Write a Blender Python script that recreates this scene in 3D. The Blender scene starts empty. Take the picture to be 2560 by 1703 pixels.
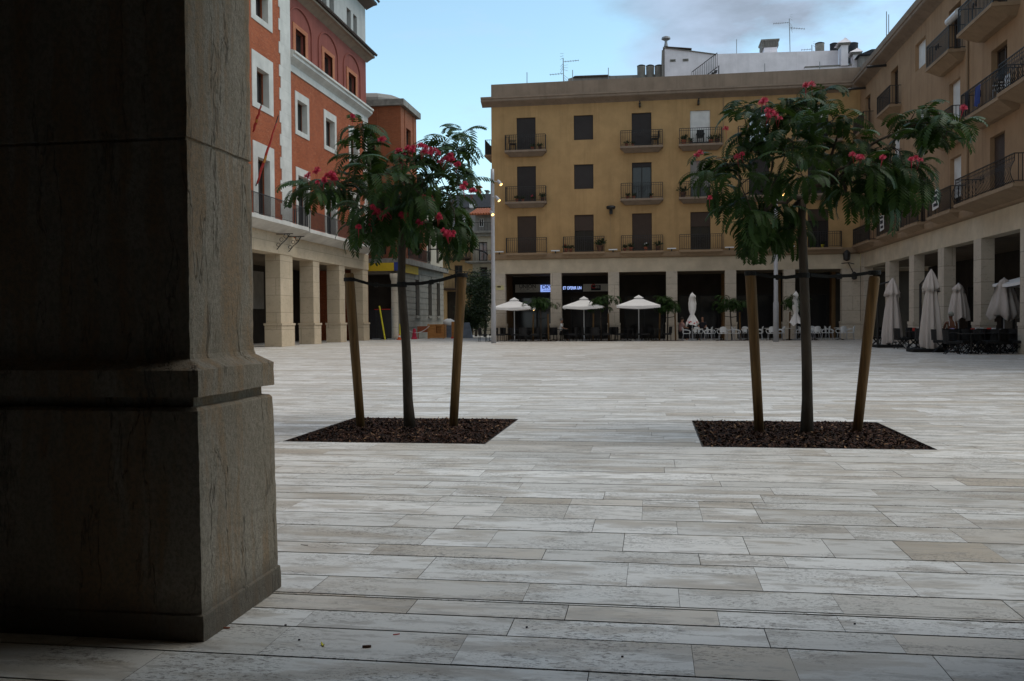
import bpy, bmesh, math, random
from mathutils import Vector, Matrix, noise
random.seed(11)
R = math.radians
SC = bpy.context.scene
COL = SC.collection
H = 1.3                                    # eye height, metres
YAW, PITCH, ROLL, FPX = -.15176288, -.02137487, -.00768428, 2288.99

# ---------------------------------------------------------------- camera
_f = Vector((math.sin(YAW)*math.cos(PITCH), math.cos(YAW)*math.cos(PITCH), math.sin(PITCH)))
_r0 = Vector((math.cos(YAW), -math.sin(YAW), 0)); _u0 = _r0.cross(_f)
_r = math.cos(ROLL)*_r0 + math.sin(ROLL)*_u0
_u = -math.sin(ROLL)*_r0 + math.cos(ROLL)*_u0
cam = bpy.data.cameras.new('camera'); cam.sensor_width = 36; cam.lens = FPX/2560*36
cam.clip_start = .05; cam.clip_end = 3000
camo = bpy.data.objects.new('camera', cam); COL.objects.link(camo)
m3 = Matrix((_r, _u, -_f)).transposed()
camo.matrix_world = Matrix.Translation((0, 0, H)) @ m3.to_4x4()
SC.camera = camo

# survey helpers: a sighting in the 2560-wide photograph, intersected with a known real plane
def ray(x, y): return _r*((x-1280)/FPX) - _u*((y-851.5)/FPX) + _f
def onY(x, y, Y): d = ray(x, y); t = Y/d.y; return Vector((d.x*t, Y, d.z*t+H))
def onX(x, y, X): d = ray(x, y); t = X/d.x; return Vector((X, d.y*t, d.z*t+H))
def gnd(x, y): d = ray(x, y); t = -H/d.z; return Vector((d.x*t, d.y*t, 0))

# ---------------------------------------------------------------- objects
def thing(name, label, cat, loc=(0, 0, 0), rz=0, group=None):
    o = bpy.data.objects.new(name, None); COL.objects.link(o)
    o.location = loc; o.rotation_euler = (0, 0, rz); o.empty_display_size = .1
    tag(o, label, cat, group); return o
def tag(o, label=None, cat=None, group=None, kind=None):
    if label: o['label'] = label
    if cat: o['category'] = cat
    if group: o['group'] = group
    if kind: o['kind'] = kind
    return o
def copy_tree(o, parent=None):
    c = o.copy(); COL.objects.link(c)
    if parent: c.parent = parent
    for ch in o.children: copy_tree(ch, c)
    return c
def wloc(o):
    v = Vector((0, 0, 0))
    while o: v += o.location; o = o.parent
    return v

class MB:
    """collects faces, then links them as ONE mesh object"""
    def __init__(s): s.v = []; s.f = []; s.m = []; s.t = []; s.tint = (.5, .5, .5, 1)
    def face(s, pts, mi=0):
        n = len(s.v); s.v += [tuple(p) for p in pts]; s.f.append(tuple(range(n, n+len(pts)))); s.m.append(mi); s.t.append(s.tint)
    def box(s, x0, x1, y0, y1, z0, z1, mi=0):
        P = [(x0,y0,z0),(x1,y0,z0),(x1,y1,z0),(x0,y1,z0),(x0,y0,z1),(x1,y0,z1),(x1,y1,z1),(x0,y1,z1)]
        s.hexa(P, mi)
    def hexa(s, P, mi=0):
        n = len(s.v); s.v += [tuple(p) for p in P]
        for q in ((0,3,2,1),(4,5,6,7),(0,1,5,4),(1,2,6,5),(2,3,7,6),(3,0,4,7)):
            s.f.append(tuple(n+i for i in q)); s.m.append(mi); s.t.append(s.tint)
    def prism(s, pts, vec, mi=0):
        vec = Vector(vec); A = [Vector(p) for p in pts]; B = [p+vec for p in A]; k = len(A); n = len(s.v)
        s.v += [tuple(p) for p in A+B]
        s.f.append(tuple(range(n, n+k))); s.f.append(tuple(range(n+2*k-1, n+k-1, -1)))
        for i in range(k):
            j = (i+1) % k; s.f.append((n+i, n+k+i, n+k+j, n+j))
        s.m += [mi]*(k+2); s.t += [s.tint]*(k+2)
    def tube(s, pts, r, n=6, mi=0, cap=True):
        pts = [Vector(p) for p in pts]; k = len(pts); b = len(s.v)
        rs = r if isinstance(r, (list, tuple)) else [r]*k
        ref = None
        for i, p in enumerate(pts):
            d = (pts[min(i+1, k-1)]-pts[max(i-1, 0)]).normalized()
            if ref is None: ref = d.orthogonal().normalized()
            ref = (ref - d*ref.dot(d)); ref = ref.normalized() if ref.length > 1e-6 else d.orthogonal().normalized()
            q = d.cross(ref)
            for j in range(n):
                a = 2*math.pi*j/n; s.v.append(tuple(p+(ref*math.cos(a)+q*math.sin(a))*rs[i]))
        for i in range(k-1):
            for j in range(n):
                j2 = (j+1) % n; s.f.append((b+i*n+j, b+i*n+j2, b+(i+1)*n+j2, b+(i+1)*n+j)); s.m.append(mi); s.t.append(s.tint)
        if cap:
            s.f.append(tuple(b+j for j in reversed(range(n)))); s.m.append(mi); s.t.append(s.tint)
            s.f.append(tuple(b+(k-1)*n+j for j in range(n))); s.m.append(mi); s.t.append(s.tint)
    def lathe(s, c, prof, n=16, mi=0, mod=None, cap=True):
        b = len(s.v); k = len(prof)
        for i, (r, z) in enumerate(prof):
            for j in range(n):
                a = 2*math.pi*j/n; rr, dz = (r, 0) if mod is None else mod(i, a, r)
                s.v.append((c[0]+rr*math.cos(a), c[1]+rr*math.sin(a), c[2]+z+dz))
        for i in range(k-1):
            for j in range(n):
                j2 = (j+1) % n; s.f.append((b+i*n+j, b+i*n+j2, b+(i+1)*n+j2, b+(i+1)*n+j)); s.m.append(mi); s.t.append(s.tint)
        if cap:
            s.f.append(tuple(b+j for j in reversed(range(n)))); s.m.append(mi); s.t.append(s.tint)
            s.f.append(tuple(b+(k-1)*n+j for j in range(n))); s.m.append(mi); s.t.append(s.tint)
    def build(s, name, mats, parent=None, smooth=False, origin=None, bevel=0, recalc=True, weld=False):
        me = bpy.data.meshes.new(name)
        o0 = wloc(parent) if parent else Vector(origin or (0, 0, 0))
        me.from_pydata([(a-o0.x, b-o0.y, c-o0.z) for a, b, c in s.v], [], s.f)
        me.polygons.foreach_set('material_index', s.m)
        at = me.attributes.new('tint', 'FLOAT_COLOR', 'CORNER'); vals = []
        for f, t in zip(s.f, s.t): vals += list(t)*len(f)
        at.data.foreach_set('color', vals)
        if recalc or weld or bevel:
            bm = bmesh.new(); bm.from_mesh(me)
            if weld: bmesh.ops.remove_doubles(bm, verts=bm.verts, dist=1e-4)
            if recalc: bmesh.ops.recalc_face_normals(bm, faces=bm.faces)
            if bevel: bmesh.ops.bevel(bm, geom=bm.edges[:], offset=bevel, segments=2, profile=.6, affect='EDGES', clamp_overlap=True)
            bm.to_mesh(me); bm.free()
        for m in (mats if isinstance(mats, (list, tuple)) else [mats]): me.materials.append(m)
        if smooth: me.polygons.foreach_set('use_smooth', [True]*len(me.polygons))
        me.update()
        o = bpy.data.objects.new(name, me); COL.objects.link(o)
        if parent: o.parent = parent
        else: o.location = o0
        return o

# ---------------------------------------------------------------- materials
M = {}
class NT:
    def __init__(s, name):
        s.mat = bpy.data.materials.new(name); s.mat.use_nodes = True
        s.t = s.mat.node_tree; s.b = s.t.nodes['Principled BSDF']; s.L = s.t.links
        M[name] = s.mat
    def n(s, k, **kw):
        nd = s.t.nodes.new(k)
        for a, v in kw.items():
            if hasattr(nd, a): setattr(nd, a, v)
            else: nd.inputs[a.replace('_', ' ')].default_value = v
        return nd
    def link(s, a, b): s.L.new(a, b)
    def coords(s, sc=(1, 1, 1), kind='Object', loc=(0, 0, 0)):
        tc = s.n('ShaderNodeTexCoord'); mp = s.n('ShaderNodeMapping'); mp.inputs['Scale'].default_value = sc; mp.inputs['Location'].default_value = loc
        s.link(tc.outputs[kind], mp.inputs['Vector']); return mp.outputs[0]
    def noise(s, v, scale, detail=5, rough=.6, lac=2):
        nd = s.n('ShaderNodeTexNoise'); nd.inputs['Scale'].default_value = scale; nd.inputs['Detail'].default_value = detail; nd.inputs['Roughness'].default_value = rough
        s.link(v, nd.inputs['Vector']); return nd.outputs['Fac']
    def ramp(s, fac, stops):
        nd = s.n('ShaderNodeValToRGB'); e = nd.color_ramp.elements
        while len(e) < len(stops): e.new(.5)
        for i, (p, c) in enumerate(stops):
            e[i].position = p; e[i].color = (c, c, c, 1) if not hasattr(c, '__len__') else (*c, 1)
        s.link(fac, nd.inputs[0]); return nd.outputs[0]
    def mix(s, fac, a, b, mode='MIX'):
        nd = s.n('ShaderNodeMix'); nd.data_type = 'RGBA'; nd.blend_type = mode
        for sock, val in ((nd.inputs[0], fac), (nd.inputs[6], a), (nd.inputs[7], b)):
            if hasattr(val, 'is_output'): s.link(val, sock)
            elif sock.type == 'VALUE': sock.default_value = val
            else: sock.default_value = (*val, 1) if hasattr(val, '__len__') else (val, val, val, 1)
        return nd.outputs[2]
    def math(s, op, a, b=0, clamp=False):
        nd = s.n('ShaderNodeMath', operation=op); nd.use_clamp = clamp
        for i, val in enumerate((a, b)):
            if hasattr(val, 'is_output'): s.link(val, nd.inputs[i])
            else: nd.inputs[i].default_value = val
        return nd.outputs[0]
    def bump(s, h, strength=.3, dist=.01):
        nd = s.n('ShaderNodeBump'); nd.inputs['Strength'].default_value = strength; nd.inputs['Distance'].default_value = dist
        s.link(h, nd.inputs['Height']); s.link(nd.outputs[0], s.b.inputs['Normal'])
    def attr(s, name='tint'):
        nd = s.n('ShaderNodeAttribute', attribute_name=name); return nd.outputs['Color']
    def sep(s, c):
        nd = s.n('ShaderNodeSeparateColor'); s.link(c, nd.inputs[0]); return nd.outputs
    def out(s, col, rough=.8, spec=.3, metal=0):
        if hasattr(col, 'is_output'): s.link(col, s.b.inputs['Base Color'])
        else: s.b.inputs['Base Color'].default_value = (*col, 1)
        s.b.inputs['Roughness'].default_value = rough; s.b.inputs['Specular IOR Level'].default_value = spec; s.b.inputs['Metallic'].default_value = metal
        return s.mat
def sc3(c, k): return tuple(min(1, x*k) for x in c)
def basic(name, col, rough=.75, var=.25, scale=6, bump=.0, spec=.3, metal=0, stretch=(1, 1, 1), dist=.01, big=.0):
    t = NT(name); v = t.coords(stretch); a = t.noise(v, scale, 6)
    c = t.mix(t.ramp(a, [(.3, 0), (.7, 1)]), sc3(col, 1-var), sc3(col, 1+var*.7))
    if big:
        b = t.noise(t.coords((1, 1, .45)), .35, 4, .65); c = t.mix(t.ramp(b, [(.45, 0), (.62, big)]), c, sc3(col, .55))
    if bump: t.bump(t.noise(v, scale*4, 8, .7), bump, dist)
    return t.out(c, rough, spec, metal)
def emit(name, col, strength):
    t = NT(name); t.b.inputs['Base Color'].default_value = (*col, 1); t.b.inputs['Emission Color'].default_value = (*col, 1); t.b.inputs['Emission Strength'].default_value = strength; return t.mat
def plaster(name, col, streak=.35):
    """painted render: mottling, vertical rain streaks, fine grain"""
    t = NT(name); a = t.noise(t.coords(), 1.1, 8, .65); c = t.mix(t.ramp(a, [(.34, 0), (.66, 1)]), sc3(col, .88), sc3(col, 1.1))
    s_ = t.noise(t.coords((2.2, 2.2, .12)), 1.3, 6, .7); c = t.mix(t.ramp(s_, [(.5, 0), (.64, streak)]), c, sc3(col, .6))
    f = t.noise(t.coords(), 24, 4, .7); c = t.mix(t.math('MULTIPLY', f, .25), c, sc3(col, .7))
    t.bump(t.noise(t.coords(), 30, 5, .7), .2, .01); return t.out(c, .88, .15)
def brick(name, c1, c2, mortar, w=.25, h=.065, ms=.012, spots=0):
    t = NT(name); tc = t.n('ShaderNodeTexCoord'); sp = t.n('ShaderNodeSeparateXYZ'); t.link(tc.outputs['Object'], sp.inputs[0])
    cb = t.n('ShaderNodeCombineXYZ'); t.link(t.math('ADD', sp.outputs[0], sp.outputs[1]), cb.inputs[0]); t.link(sp.outputs[2], cb.inputs[1])
    b = t.n('ShaderNodeTexBrick'); t.link(cb.outputs[0], b.inputs['Vector']); b.inputs['Scale'].default_value = 1
    b.inputs['Brick Width'].default_value = w; b.inputs['Row Height'].default_value = h; b.inputs['Mortar Size'].default_value = ms
    b.inputs['Color1'].default_value = (*c1, 1); b.inputs['Color2'].default_value = (*c2, 1); b.inputs['Mortar'].default_value = (*mortar, 1); b.inputs['Bias'].default_value = -.2
    c = t.mix(t.ramp(t.noise(t.coords(), .9, 6, .7), [(.35, 0), (.7, .45)]), b.outputs['Color'], sc3(c1, .55))
    sp2 = t.noise(t.coords((1, 1, 2.5)), 4.2, 3, .7); c = t.mix(t.ramp(sp2, [(.585, 0), (.64, .45+spots)]), c, sc3(mortar, 1.15))
    t.bump(b.outputs['Fac'], -.25, .01); return t.out(c, .85, .2)

basic('stone_trim', (.56, .54, .50), .8, .14, 1.5, .15, .2, big=.35)
brick('stone_red_arcade', (.58, .475, .345), (.53, .43, .30), (.30, .24, .17), 3.1, .93, .012)
basic('stone_arcade', (.56, .48, .36), .82, .16, 1.4, .2, .2, big=.3)
brick('stone_pillar', (.58, .51, .42), (.52, .46, .375), (.27, .23, .18), 2.7, .9, .012)
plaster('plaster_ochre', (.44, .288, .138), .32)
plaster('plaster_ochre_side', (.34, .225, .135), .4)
plaster('plaster_brown', (.255, .20, .155), .4)
plaster('plaster_soffit', (.30, .215, .14), .3)
plaster('plaster_red', (.24, .075, .058), .3)
plaster('plaster_grey', (.42, .41, .39), .25)
plaster('plaster_white', (.76, .73, .77), .2)
plaster('plaster_street_ochre', (.46, .30, .15), .3)
plaster('plaster_street_pale', (.42, .38, .31), .35)
plaster('plaster_old', (.25, .235, .22), .6)
brick('brick_red', (.34, .078, .026), (.22, .046, .017), (.36, .16, .09), ms=.007, spots=.0)
brick('brick_brown', (.30, .09, .038), (.22, .065, .03), (.28, .13, .075), ms=.008)
brick('brick_frame', (.40, .10, .035), (.30, .07, .03), (.42, .22, .13), .12, .065)
basic('stone_grey', (.27, .25, .22), .85, .2, 2, .2, .2, big=.4)
basic('iron', (.016, .016, .017), .5, .2, 9, 0, .4)
basic('rust_iron', (.05, .035, .028), .6, .3, 9, 0, .3)
basic('wood_frame', (.06, .035, .022), .55, .3, 5, 0, .4, stretch=(1, 1, .2))
basic('dark_frame', (.02, .018, .017), .5, .3, 5)
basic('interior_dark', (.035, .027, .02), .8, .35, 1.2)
basic('interior_ochre', (.17, .09, .035), .85, .25, 1.2)
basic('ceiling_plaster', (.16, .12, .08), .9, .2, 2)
basic('roof_tile', (.07, .05, .042), .85, .5, 8, .3)
basic('terracotta', (.28, .09, .04), .85, .3, 6, .1)
basic('slate', (.022, .025, .032), .7, .4, 5, .2)
basic('concrete', (.22, .21, .19), .9, .35, 3, .3, big=.4)
basic('metal_grey', (.36, .37, .40), .45, .1, 4, 0, .5)
basic('galv', (.25, .26, .27), .5, .25, 6, 0, .5, metal=.3)
basic('canvas_white', (.78, .77, .76), .85, .05, 3, .08, .1, dist=.02)
basic('canvas_beige', (.50, .45, .42), .9, .1, 3, .12, .1, stretch=(3, 3, .5), dist=.02)
basic('plastic_white', (.66, .68, .70), .4, .06, 5, 0, .4)
basic('wicker_black', (.012, .012, .013), .6, .3, 30, .3, .3)
basic('black_plastic', (.012, .012, .013), .55, .2, 8)
basic('rubber_black', (.01, .01, .01), .8, .2, 20)
basic('skin', (.36, .19, .125), .55, .1, 8)
basic('skin_tan', (.20, .085, .05), .55, .1, 8)
basic('hair_grey', (.20, .19, .18), .7, .3, 40)
basic('hair_dark', (.03, .022, .018), .6, .3, 40)
basic('cloth_white', (.66, .66, .66), .9, .08, 6)
basic('cloth_dark', (.02, .02, .026), .9, .2, 6)
basic('cloth_lilac', (.42, .40, .75), .9, .08, 6)
basic('cloth_cap', (.34, .34, .30), .9, .1, 12)
basic('paper_white', (.62, .61, .60), .8, .06, 6)
basic('ink', (.02, .02, .03), .7, .1, 8)
basic('paint_red', (.55, .035, .03), .6, .15, 6)
basic('flag_red', (.30, .028, .022), .8, .2, 8)
basic('flag_yellow', (.35, .17, .03), .8, .2, 8)
basic('paint_pink', (.42, .018, .05), .6, .15, 6)
basic('paint_orange', (.6, .11, .02), .6, .15, 6)
basic('paint_yellow', (.62, .55, .03), .6, .15, 6)
basic('sign_yellow', (.55, .38, .02), .6, .12, 2)
basic('sign_blue', (.03, .05, .22), .6, .1, 3)
basic('sign_grey', (.6, .58, .53), .6, .1, 3)
basic('plaque_cream', (.55, .50, .27), .7, .1, 6)
basic('crate_wood', (.42, .19, .06), .75, .3, 4, .1, stretch=(1, 1, 4))
basic('tarp_black', (.014, .014, .016), .55, .4, 2.5, .25, .4, dist=.06)
basic('tarp_blue', (.16, .20, .26), .6, .3, 2, .2, .3, dist=.05)
basic('pot_clay', (.30, .09, .045), .8, .25, 8)
basic('pot_brown', (.10, .05, .03), .8, .25, 8)
basic('cloth_blue', (.03, .05, .18), .9, .3, 3)
basic('chair_plastic_shadow', (.4, .41, .43), .5, .1, 5)
emit('lamp_lens', (1, .6, .18), 3)
emit('led_text', (.36, .5, 1), .95)
emit('led_panel', (.30, .44, 1), .6)
basic('led_black', (.01, .011, .02), .5, .1, 4)
t = NT('stripe_shirt'); w = t.n('ShaderNodeTexWave', bands_direction='Z'); w.inputs['Scale'].default_value = 5.5; t.link(t.coords(), w.inputs['Vector'])
t.out(t.mix(t.ramp(w.outputs['Fac'], [(.45, 0), (.55, 1)]), (.5, .45, .42), (.34, .05, .05)), .9)
def shutter(name, col, sc=9):
    t = NT(name); w = t.n('ShaderNodeTexWave', bands_direction='Z'); w.inputs['Scale'].default_value = sc; t.link(t.coords(), w.inputs['Vector'])
    a = t.noise(t.coords(), 2.5, 5); c = t.mix(a, sc3(col, .75), sc3(col, 1.25)); t.bump(w.outputs['Fac'], .4, .02); return t.out(c, .6, .3)
shutter('shutter_dark', (.032, .028, .028)); shutter('shutter_brown', (.055, .036, .027)); shutter('shutter_white', (.66, .67, .66)); shutter('shutter_grey', (.22, .21, .20))
t = NT('glass_dark'); t.out(t.mix(t.noise(t.coords(), .8, 4), (.008, .008, .009), (.03, .03, .032)), .12, .5)
t = NT('glass_sky'); t.out((.05, .06, .08), .03, 1.0); t.b.inputs['Metallic'].default_value = .5; t.b.inputs['Base Color'].default_value = (.45, .5, .55, 1)

# ---- travertine paving: one tint per slab, drifting stains, pitting
t = NT('travertine'); sp = t.sep(t.attr())
light = t.mix(sp[0], (.50, .48, .445), (.77, .755, .73)); c = t.mix(sp[1], light, (.43, .36, .275))
tc = t.n('ShaderNodeTexCoord'); ad = t.n('ShaderNodeVectorMath', operation='ADD'); cmb = t.n('ShaderNodeCombineXYZ')
t.link(t.math('MULTIPLY', sp[2], 60), cmb.inputs[2]); t.link(tc.outputs['Object'], ad.inputs[0]); t.link(cmb.outputs[0], ad.inputs[1])
def strv(sx, sy):
    mp = t.n('ShaderNodeMapping'); mp.inputs['Scale'].default_value = (sx, sy, 1); t.link(ad.outputs[0], mp.inputs['Vector']); return mp.outputs[0]
st = t.ramp(t.noise(strv(1.0, 3.2), 1.15, 6, .62), [(.515, 0), (.55, .45), (.64, .8)])
c = t.mix(st, c, (.37, .315, .25))
st2 = t.ramp(t.noise(strv(1.3, 5), 2.6, 7, .7), [(.535, 0), (.575, .55)]); c = t.mix(st2, c, (.30, .27, .235))
veil = t.ramp(t.noise(strv(.5, 7), 3.2, 6, .7), [(.44, 0), (.62, .28)]); c = t.mix(veil, c, (.44, .42, .39))
dens = t.ramp(t.noise(strv(1, 2), 1.7, 4, .6), [(.46, 0), (.57, 1)])
pit = t.ramp(t.noise(strv(10, 26), 3.4, 4, .65), [(.555, 0), (.585, 1)])
fine = t.ramp(t.noise(strv(24, 48), 3.2, 3, .6), [(.60, 0), (.64, .8)])
pits = t.math('MAXIMUM', t.math('MULTIPLY', pit, dens), t.math('MULTIPLY', fine, t.math('ADD', dens, .25, True)))
c = t.mix(t.math('MULTIPLY', pits, .75), c, (.12, .10, .08))
t.bump(pits, -.35, .004)
rgh = t.ramp(t.noise(strv(2, 6), 2, 4), [(.3, .42), (.7, .62)]); t.out(c, .55, .35); t.link(rgh, t.b.inputs['Roughness'])
basic('joint_dirt', (.045, .036, .026), .95, .3, 8)
basic('street_floor', (.42, .40, .37), .8, .15, 1.5, .1)
# ---- weathered travertine of the near pillar: chiselled face, rust veins running down, damp foot
t = NT('pillar_travertine'); tc = t.coords()
a = t.noise(t.coords((1, 1, .5)), 2.6, 7, .65); c = t.mix(t.ramp(a, [(.3, 0), (.7, 1)]), (.215, .17, .12), (.325, .275, .215))
warp = t.n('ShaderNodeTexNoise'); warp.inputs['Scale'].default_value = 3; t.link(tc, warp.inputs['Vector'])
mv = t.n('ShaderNodeVectorMath', operation='MULTIPLY_ADD'); t.link(warp.outputs['Color'], mv.inputs[0]); mv.inputs[1].default_value = (.09, .09, 0); t.link(tc, mv.inputs[2])
mp = t.n('ShaderNodeMapping'); mp.inputs['Scale'].default_value = (3.6, 3.6, .42); t.link(mv.outputs[0], mp.inputs['Vector'])
v1 = t.noise(mp.outputs[0], 1.9, 5, .6)
c = t.mix(t.ramp(v1, [(.47, 0), (.57, .62)]), c, (.25, .145, .068))
crack = t.ramp(t.math('ABSOLUTE', t.math('SUBTRACT', t.noise(mp.outputs[0], 1.5, 5, .62), .5)), [(0, 1), (.009, 0)])
seg = t.ramp(t.noise(t.coords((3, 3, .8)), 1.2, 3), [(.46, 0), (.56, 1)]); ck = t.math('MULTIPLY', crack, seg); c = t.mix(t.math('MULTIPLY', ck, .55), c, (.085, .05, .025))
g = t.noise(t.coords((1, 1, .8)), 60, 5, .7); c = t.mix(t.ramp(g, [(.46, 0), (.57, .55)]), c, (.15, .125, .09))
sz = t.n('ShaderNodeSeparateXYZ'); t.link(tc, sz.inputs[0]); hz = t.math('ADD', sz.outputs[2], t.math('MULTIPLY', t.noise(t.coords(), 7, 5), .10))
c = t.mix(t.ramp(hz, [(.13, .75), (.25, 0)]), c, (.085, .07, .055))
h = t.math('SUBTRACT', t.math('ADD', t.noise(t.coords((1, 1, .8)), 85, 6, .75), t.math('MULTIPLY', t.noise(tc, 22, 4, .6), .8)), t.math('MULTIPLY', ck, 2.0)); t.bump(h, .8, .01); t.out(c, .88, .2)
# ---- plants
def leafmat(name, lo, hi):
    t = NT(name); sp = t.sep(t.attr()); c = t.mix(sp[0], lo, hi); t.out(c, .5, .14)
    tr = t.n('ShaderNodeBsdfTranslucent'); t.link(t.mix(.5, c, (.10, .16, .02)), tr.inputs['Color']); mx = t.n('ShaderNodeMixShader'); mx.inputs[0].default_value = .14
    o = t.t.nodes['Material Output']; t.link(t.b.outputs[0], mx.inputs[1]); t.link(tr.outputs[0], mx.inputs[2]); t.link(mx.outputs[0], o.inputs['Surface']); return t.mat
leafmat('leaf_silk', (.008, .024, .005), (.034, .075, .016)); leafmat('leaf_dark', (.010, .020, .009), (.03, .05, .018)); leafmat('leaf_pot', (.012, .022, .009), (.04, .06, .022))
t = NT('petal'); sp = t.sep(t.attr()); c = t.mix(sp[0], (.46, .02, .062), (.76, .11, .21)); t.out(c, .6, .2)
basic('bark', (.062, .050, .040), .9, .4, 9, .5, .2, stretch=(1, 1, .25), dist=.02)
basic('stake_wood', (.125, .07, .025), .75, .5, 5, .2, .3, stretch=(6, 6, .4))
t = NT('mulch'); sp = t.sep(t.attr()); c = t.mix(sp[0], (.013, .008, .006), (.078, .036, .024)); c = t.mix(t.ramp(sp[1], [(.9, 0), (.97, 1)]), c, (.22, .13, .075)); t.out(c, .85, .2)

# ---------------------------------------------------------------- sky and light
SUN_EL, SUN_AZ = R(61), R(80)                          # azimuth clockwise from +Y: veiled, high beyond the right wing
W = bpy.data.worlds.new('World'); SC.world = W; W.use_nodes = True; wt = W.node_tree; bg = wt.nodes['Background']
class WN(NT):
    def __init__(s): s.t = wt; s.L = wt.links
    def sep_z(s, v): nd = s.n('ShaderNodeSeparateXYZ'); s.link(v, nd.inputs[0]); return nd.outputs[2]
w = WN(); sky = w.n('ShaderNodeTexSky', sky_type='NISHITA'); sky.sun_disc = False; sky.sun_elevation = SUN_EL; sky.sun_rotation = SUN_AZ; sky.altitude = 50; sky.air_density = 1.0; sky.dust_density = .6; sky.ozone_density = 2.0
g = w.n('ShaderNodeTexCoord').outputs['Generated']
def wmap(sc, loc=(0, 0, 0)):
    mp = w.n('ShaderNodeMapping'); mp.inputs['Scale'].default_value = sc; mp.inputs['Location'].default_value = loc; w.link(g, mp.inputs['Vector']); return mp.outputs[0]
def near(d, a, b):
    vd = w.n('ShaderNodeVectorMath', operation='DOT_PRODUCT'); w.link(g, vd.inputs[0]); vd.inputs[1].default_value = Vector(d).normalized()
    return w.ramp(vd.outputs['Value'], [(a, 0), (b, 1)])
cn = w.noise(wmap((1, 1, 2.6), (3.1, .4, 0)), 3.2, 9, .56); soft = w.noise(wmap((1, 1, 3), (.3, 2, 1)), 6.5, 7, .55)
CLD = ray(2080, -60)
reg = near(CLD, .966, .992); reg2 = near(CLD, .960, .985)
cl = w.math('MULTIPLY', w.ramp(w.math('ADD', cn, w.math('MULTIPLY', reg, .22)), [(.60, 0), (.72, 1)]), reg)
base = w.mix(1.0, sky.outputs[0], (1.2, 1.27, 1.05), 'MULTIPLY')
whit = w.math('MULTIPLY', w.ramp(soft, [(.42, 0), (.66, .75)]), reg2)
puff = w.math('MULTIPLY', w.ramp(w.noise(wmap((1, 1, 3.5), (1.7, 0, .6)), 9, 8, .6), [(.60, 0), (.76, .35)]), near(ray(1180, 420), .95, .995))
whit = w.math('MAXIMUM', whit, puff)
def along(d, a, b, hi):
    vd = w.n('ShaderNodeVectorMath', operation='DOT_PRODUCT'); w.link(g, vd.inputs[0]); vd.inputs[1].default_value = Vector(d).normalized()
    return w.ramp(vd.outputs['Value'], [(a, 0), (b, hi)])
hz = w.ramp(w.sep_z(g), [(.0, .8), (.17, 0)])
col = w.mix(hz, base, (2.7, 3.6, 4.6)); col = w.mix(whit, col, (2.6, 3.5, 4.8)); col = w.mix(cl, col, w.mix(w.ramp(soft, [(.4, 0), (.62, 1)]), (1.62, 1.98, 2.5), (2.35, 2.95, 3.85)))
# added grey sky, out of view overhead and behind, to neutralise the blue ambient
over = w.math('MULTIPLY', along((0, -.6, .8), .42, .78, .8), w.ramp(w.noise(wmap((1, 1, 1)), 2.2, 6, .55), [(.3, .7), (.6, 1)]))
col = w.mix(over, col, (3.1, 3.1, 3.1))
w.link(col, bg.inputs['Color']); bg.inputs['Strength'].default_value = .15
sun = bpy.data.lights.new('sun', 'SUN'); sun.energy = 1.25; sun.angle = R(48); sun.color = (1, .92, .80)
so = bpy.data.objects.new('sun', sun); COL.objects.link(so); so.location = (20, -20, 60)
sd = Vector((math.sin(SUN_AZ)*math.cos(SUN_EL), math.cos(SUN_AZ)*math.cos(SUN_EL), math.sin(SUN_EL))); so.rotation_euler = sd.to_track_quat('Z', 'Y').to_euler()
SC.view_settings.view_transform = 'Standard'; SC.view_settings.look = 'None'; SC.view_settings.exposure = .5; SC.view_settings.gamma = 1
# ---------------------------------------------------------------- ground and paving
g = MB(); g.face([(-900, -900, -.03), (900, -900, -.03), (900, 900, -.03), (-900, 900, -.03)]); tag(g.build('ground', M['street_floor'], recalc=False), kind='structure')
g = MB(); g.face([(-31, -9, -.018), (19, -9, -.018), (19, 70, -.018), (-31, 70, -.018)]); tag(g.build('paving_bed', M['joint_dirt'], recalc=False), kind='structure')
PITS = [(-4.0, -1.75, 9.5, 11.95), (.5, 2.77, 9.5, 11.95)]
edges = [3.36, 3.70, 3.93, 4.142, 4.17, 4.47, 4.91, 5.15, 5.59, 5.97, 6.42, 6.64, 6.94, 7.25, 7.49, 7.85, 8.16, 8.61, 8.96, 9.5]
JT = {4.17: [-1.51,-.64,.19,.97,2.1], 3.93: [-1.09,-.38,.28,.79,1.6], 3.70: [-1.51,-.6,.46,.97], 3.36: [-.76,.15,.52,1.06], 4.47: [-1.64,-.6,.12,.83,1.58], 4.91: [-1.18,-.13,.52,1.23], 5.15: [-1.57,-.6,.25,.7,1.58],
      5.59: [-1.34,-.95,-.17,.53,.98,1.38,1.87], 5.97: [-1.64,-1.24,-.37,.15,1.18,1.8], 6.42: [-1.54,-1.06,-.58,-.07,.32,.69,1.51,2.0]}
JT[4.17] = [-1.64,-.6,.12,.83,1.58]; JT[3.93] = [-1.09,-.38,.28,.79]; JT[4.47] = [-1.18,-.13,.52,1.23]; JT[4.91] = [-1.57,-.6,.25,.7,1.58]; JT[5.15] = [-1.34,-.95,-.17,.53,.98,1.38,1.87]; JT[5.59] = [-1.64,-1.24,-.37,.15,1.18,1.8]; JT[5.97] = [-1.54,-1.06,-.58,-.07,.32,.69,1.51,2.0]
rg = random.Random(5)
y = 3.36; lo = []
while y > -8.6: y -= rg.choice((.24, .30, .34, .40)); lo.append(y)
edges = lo[::-1]+edges
y = 9.5
for stop in (11.95, 68.5):
    n = None
    while y < stop-.45: y += rg.choice((.22, .26, .30, .34, .40)); edges.append(y)
    y = stop; edges.append(y)
pv = MB()
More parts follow.
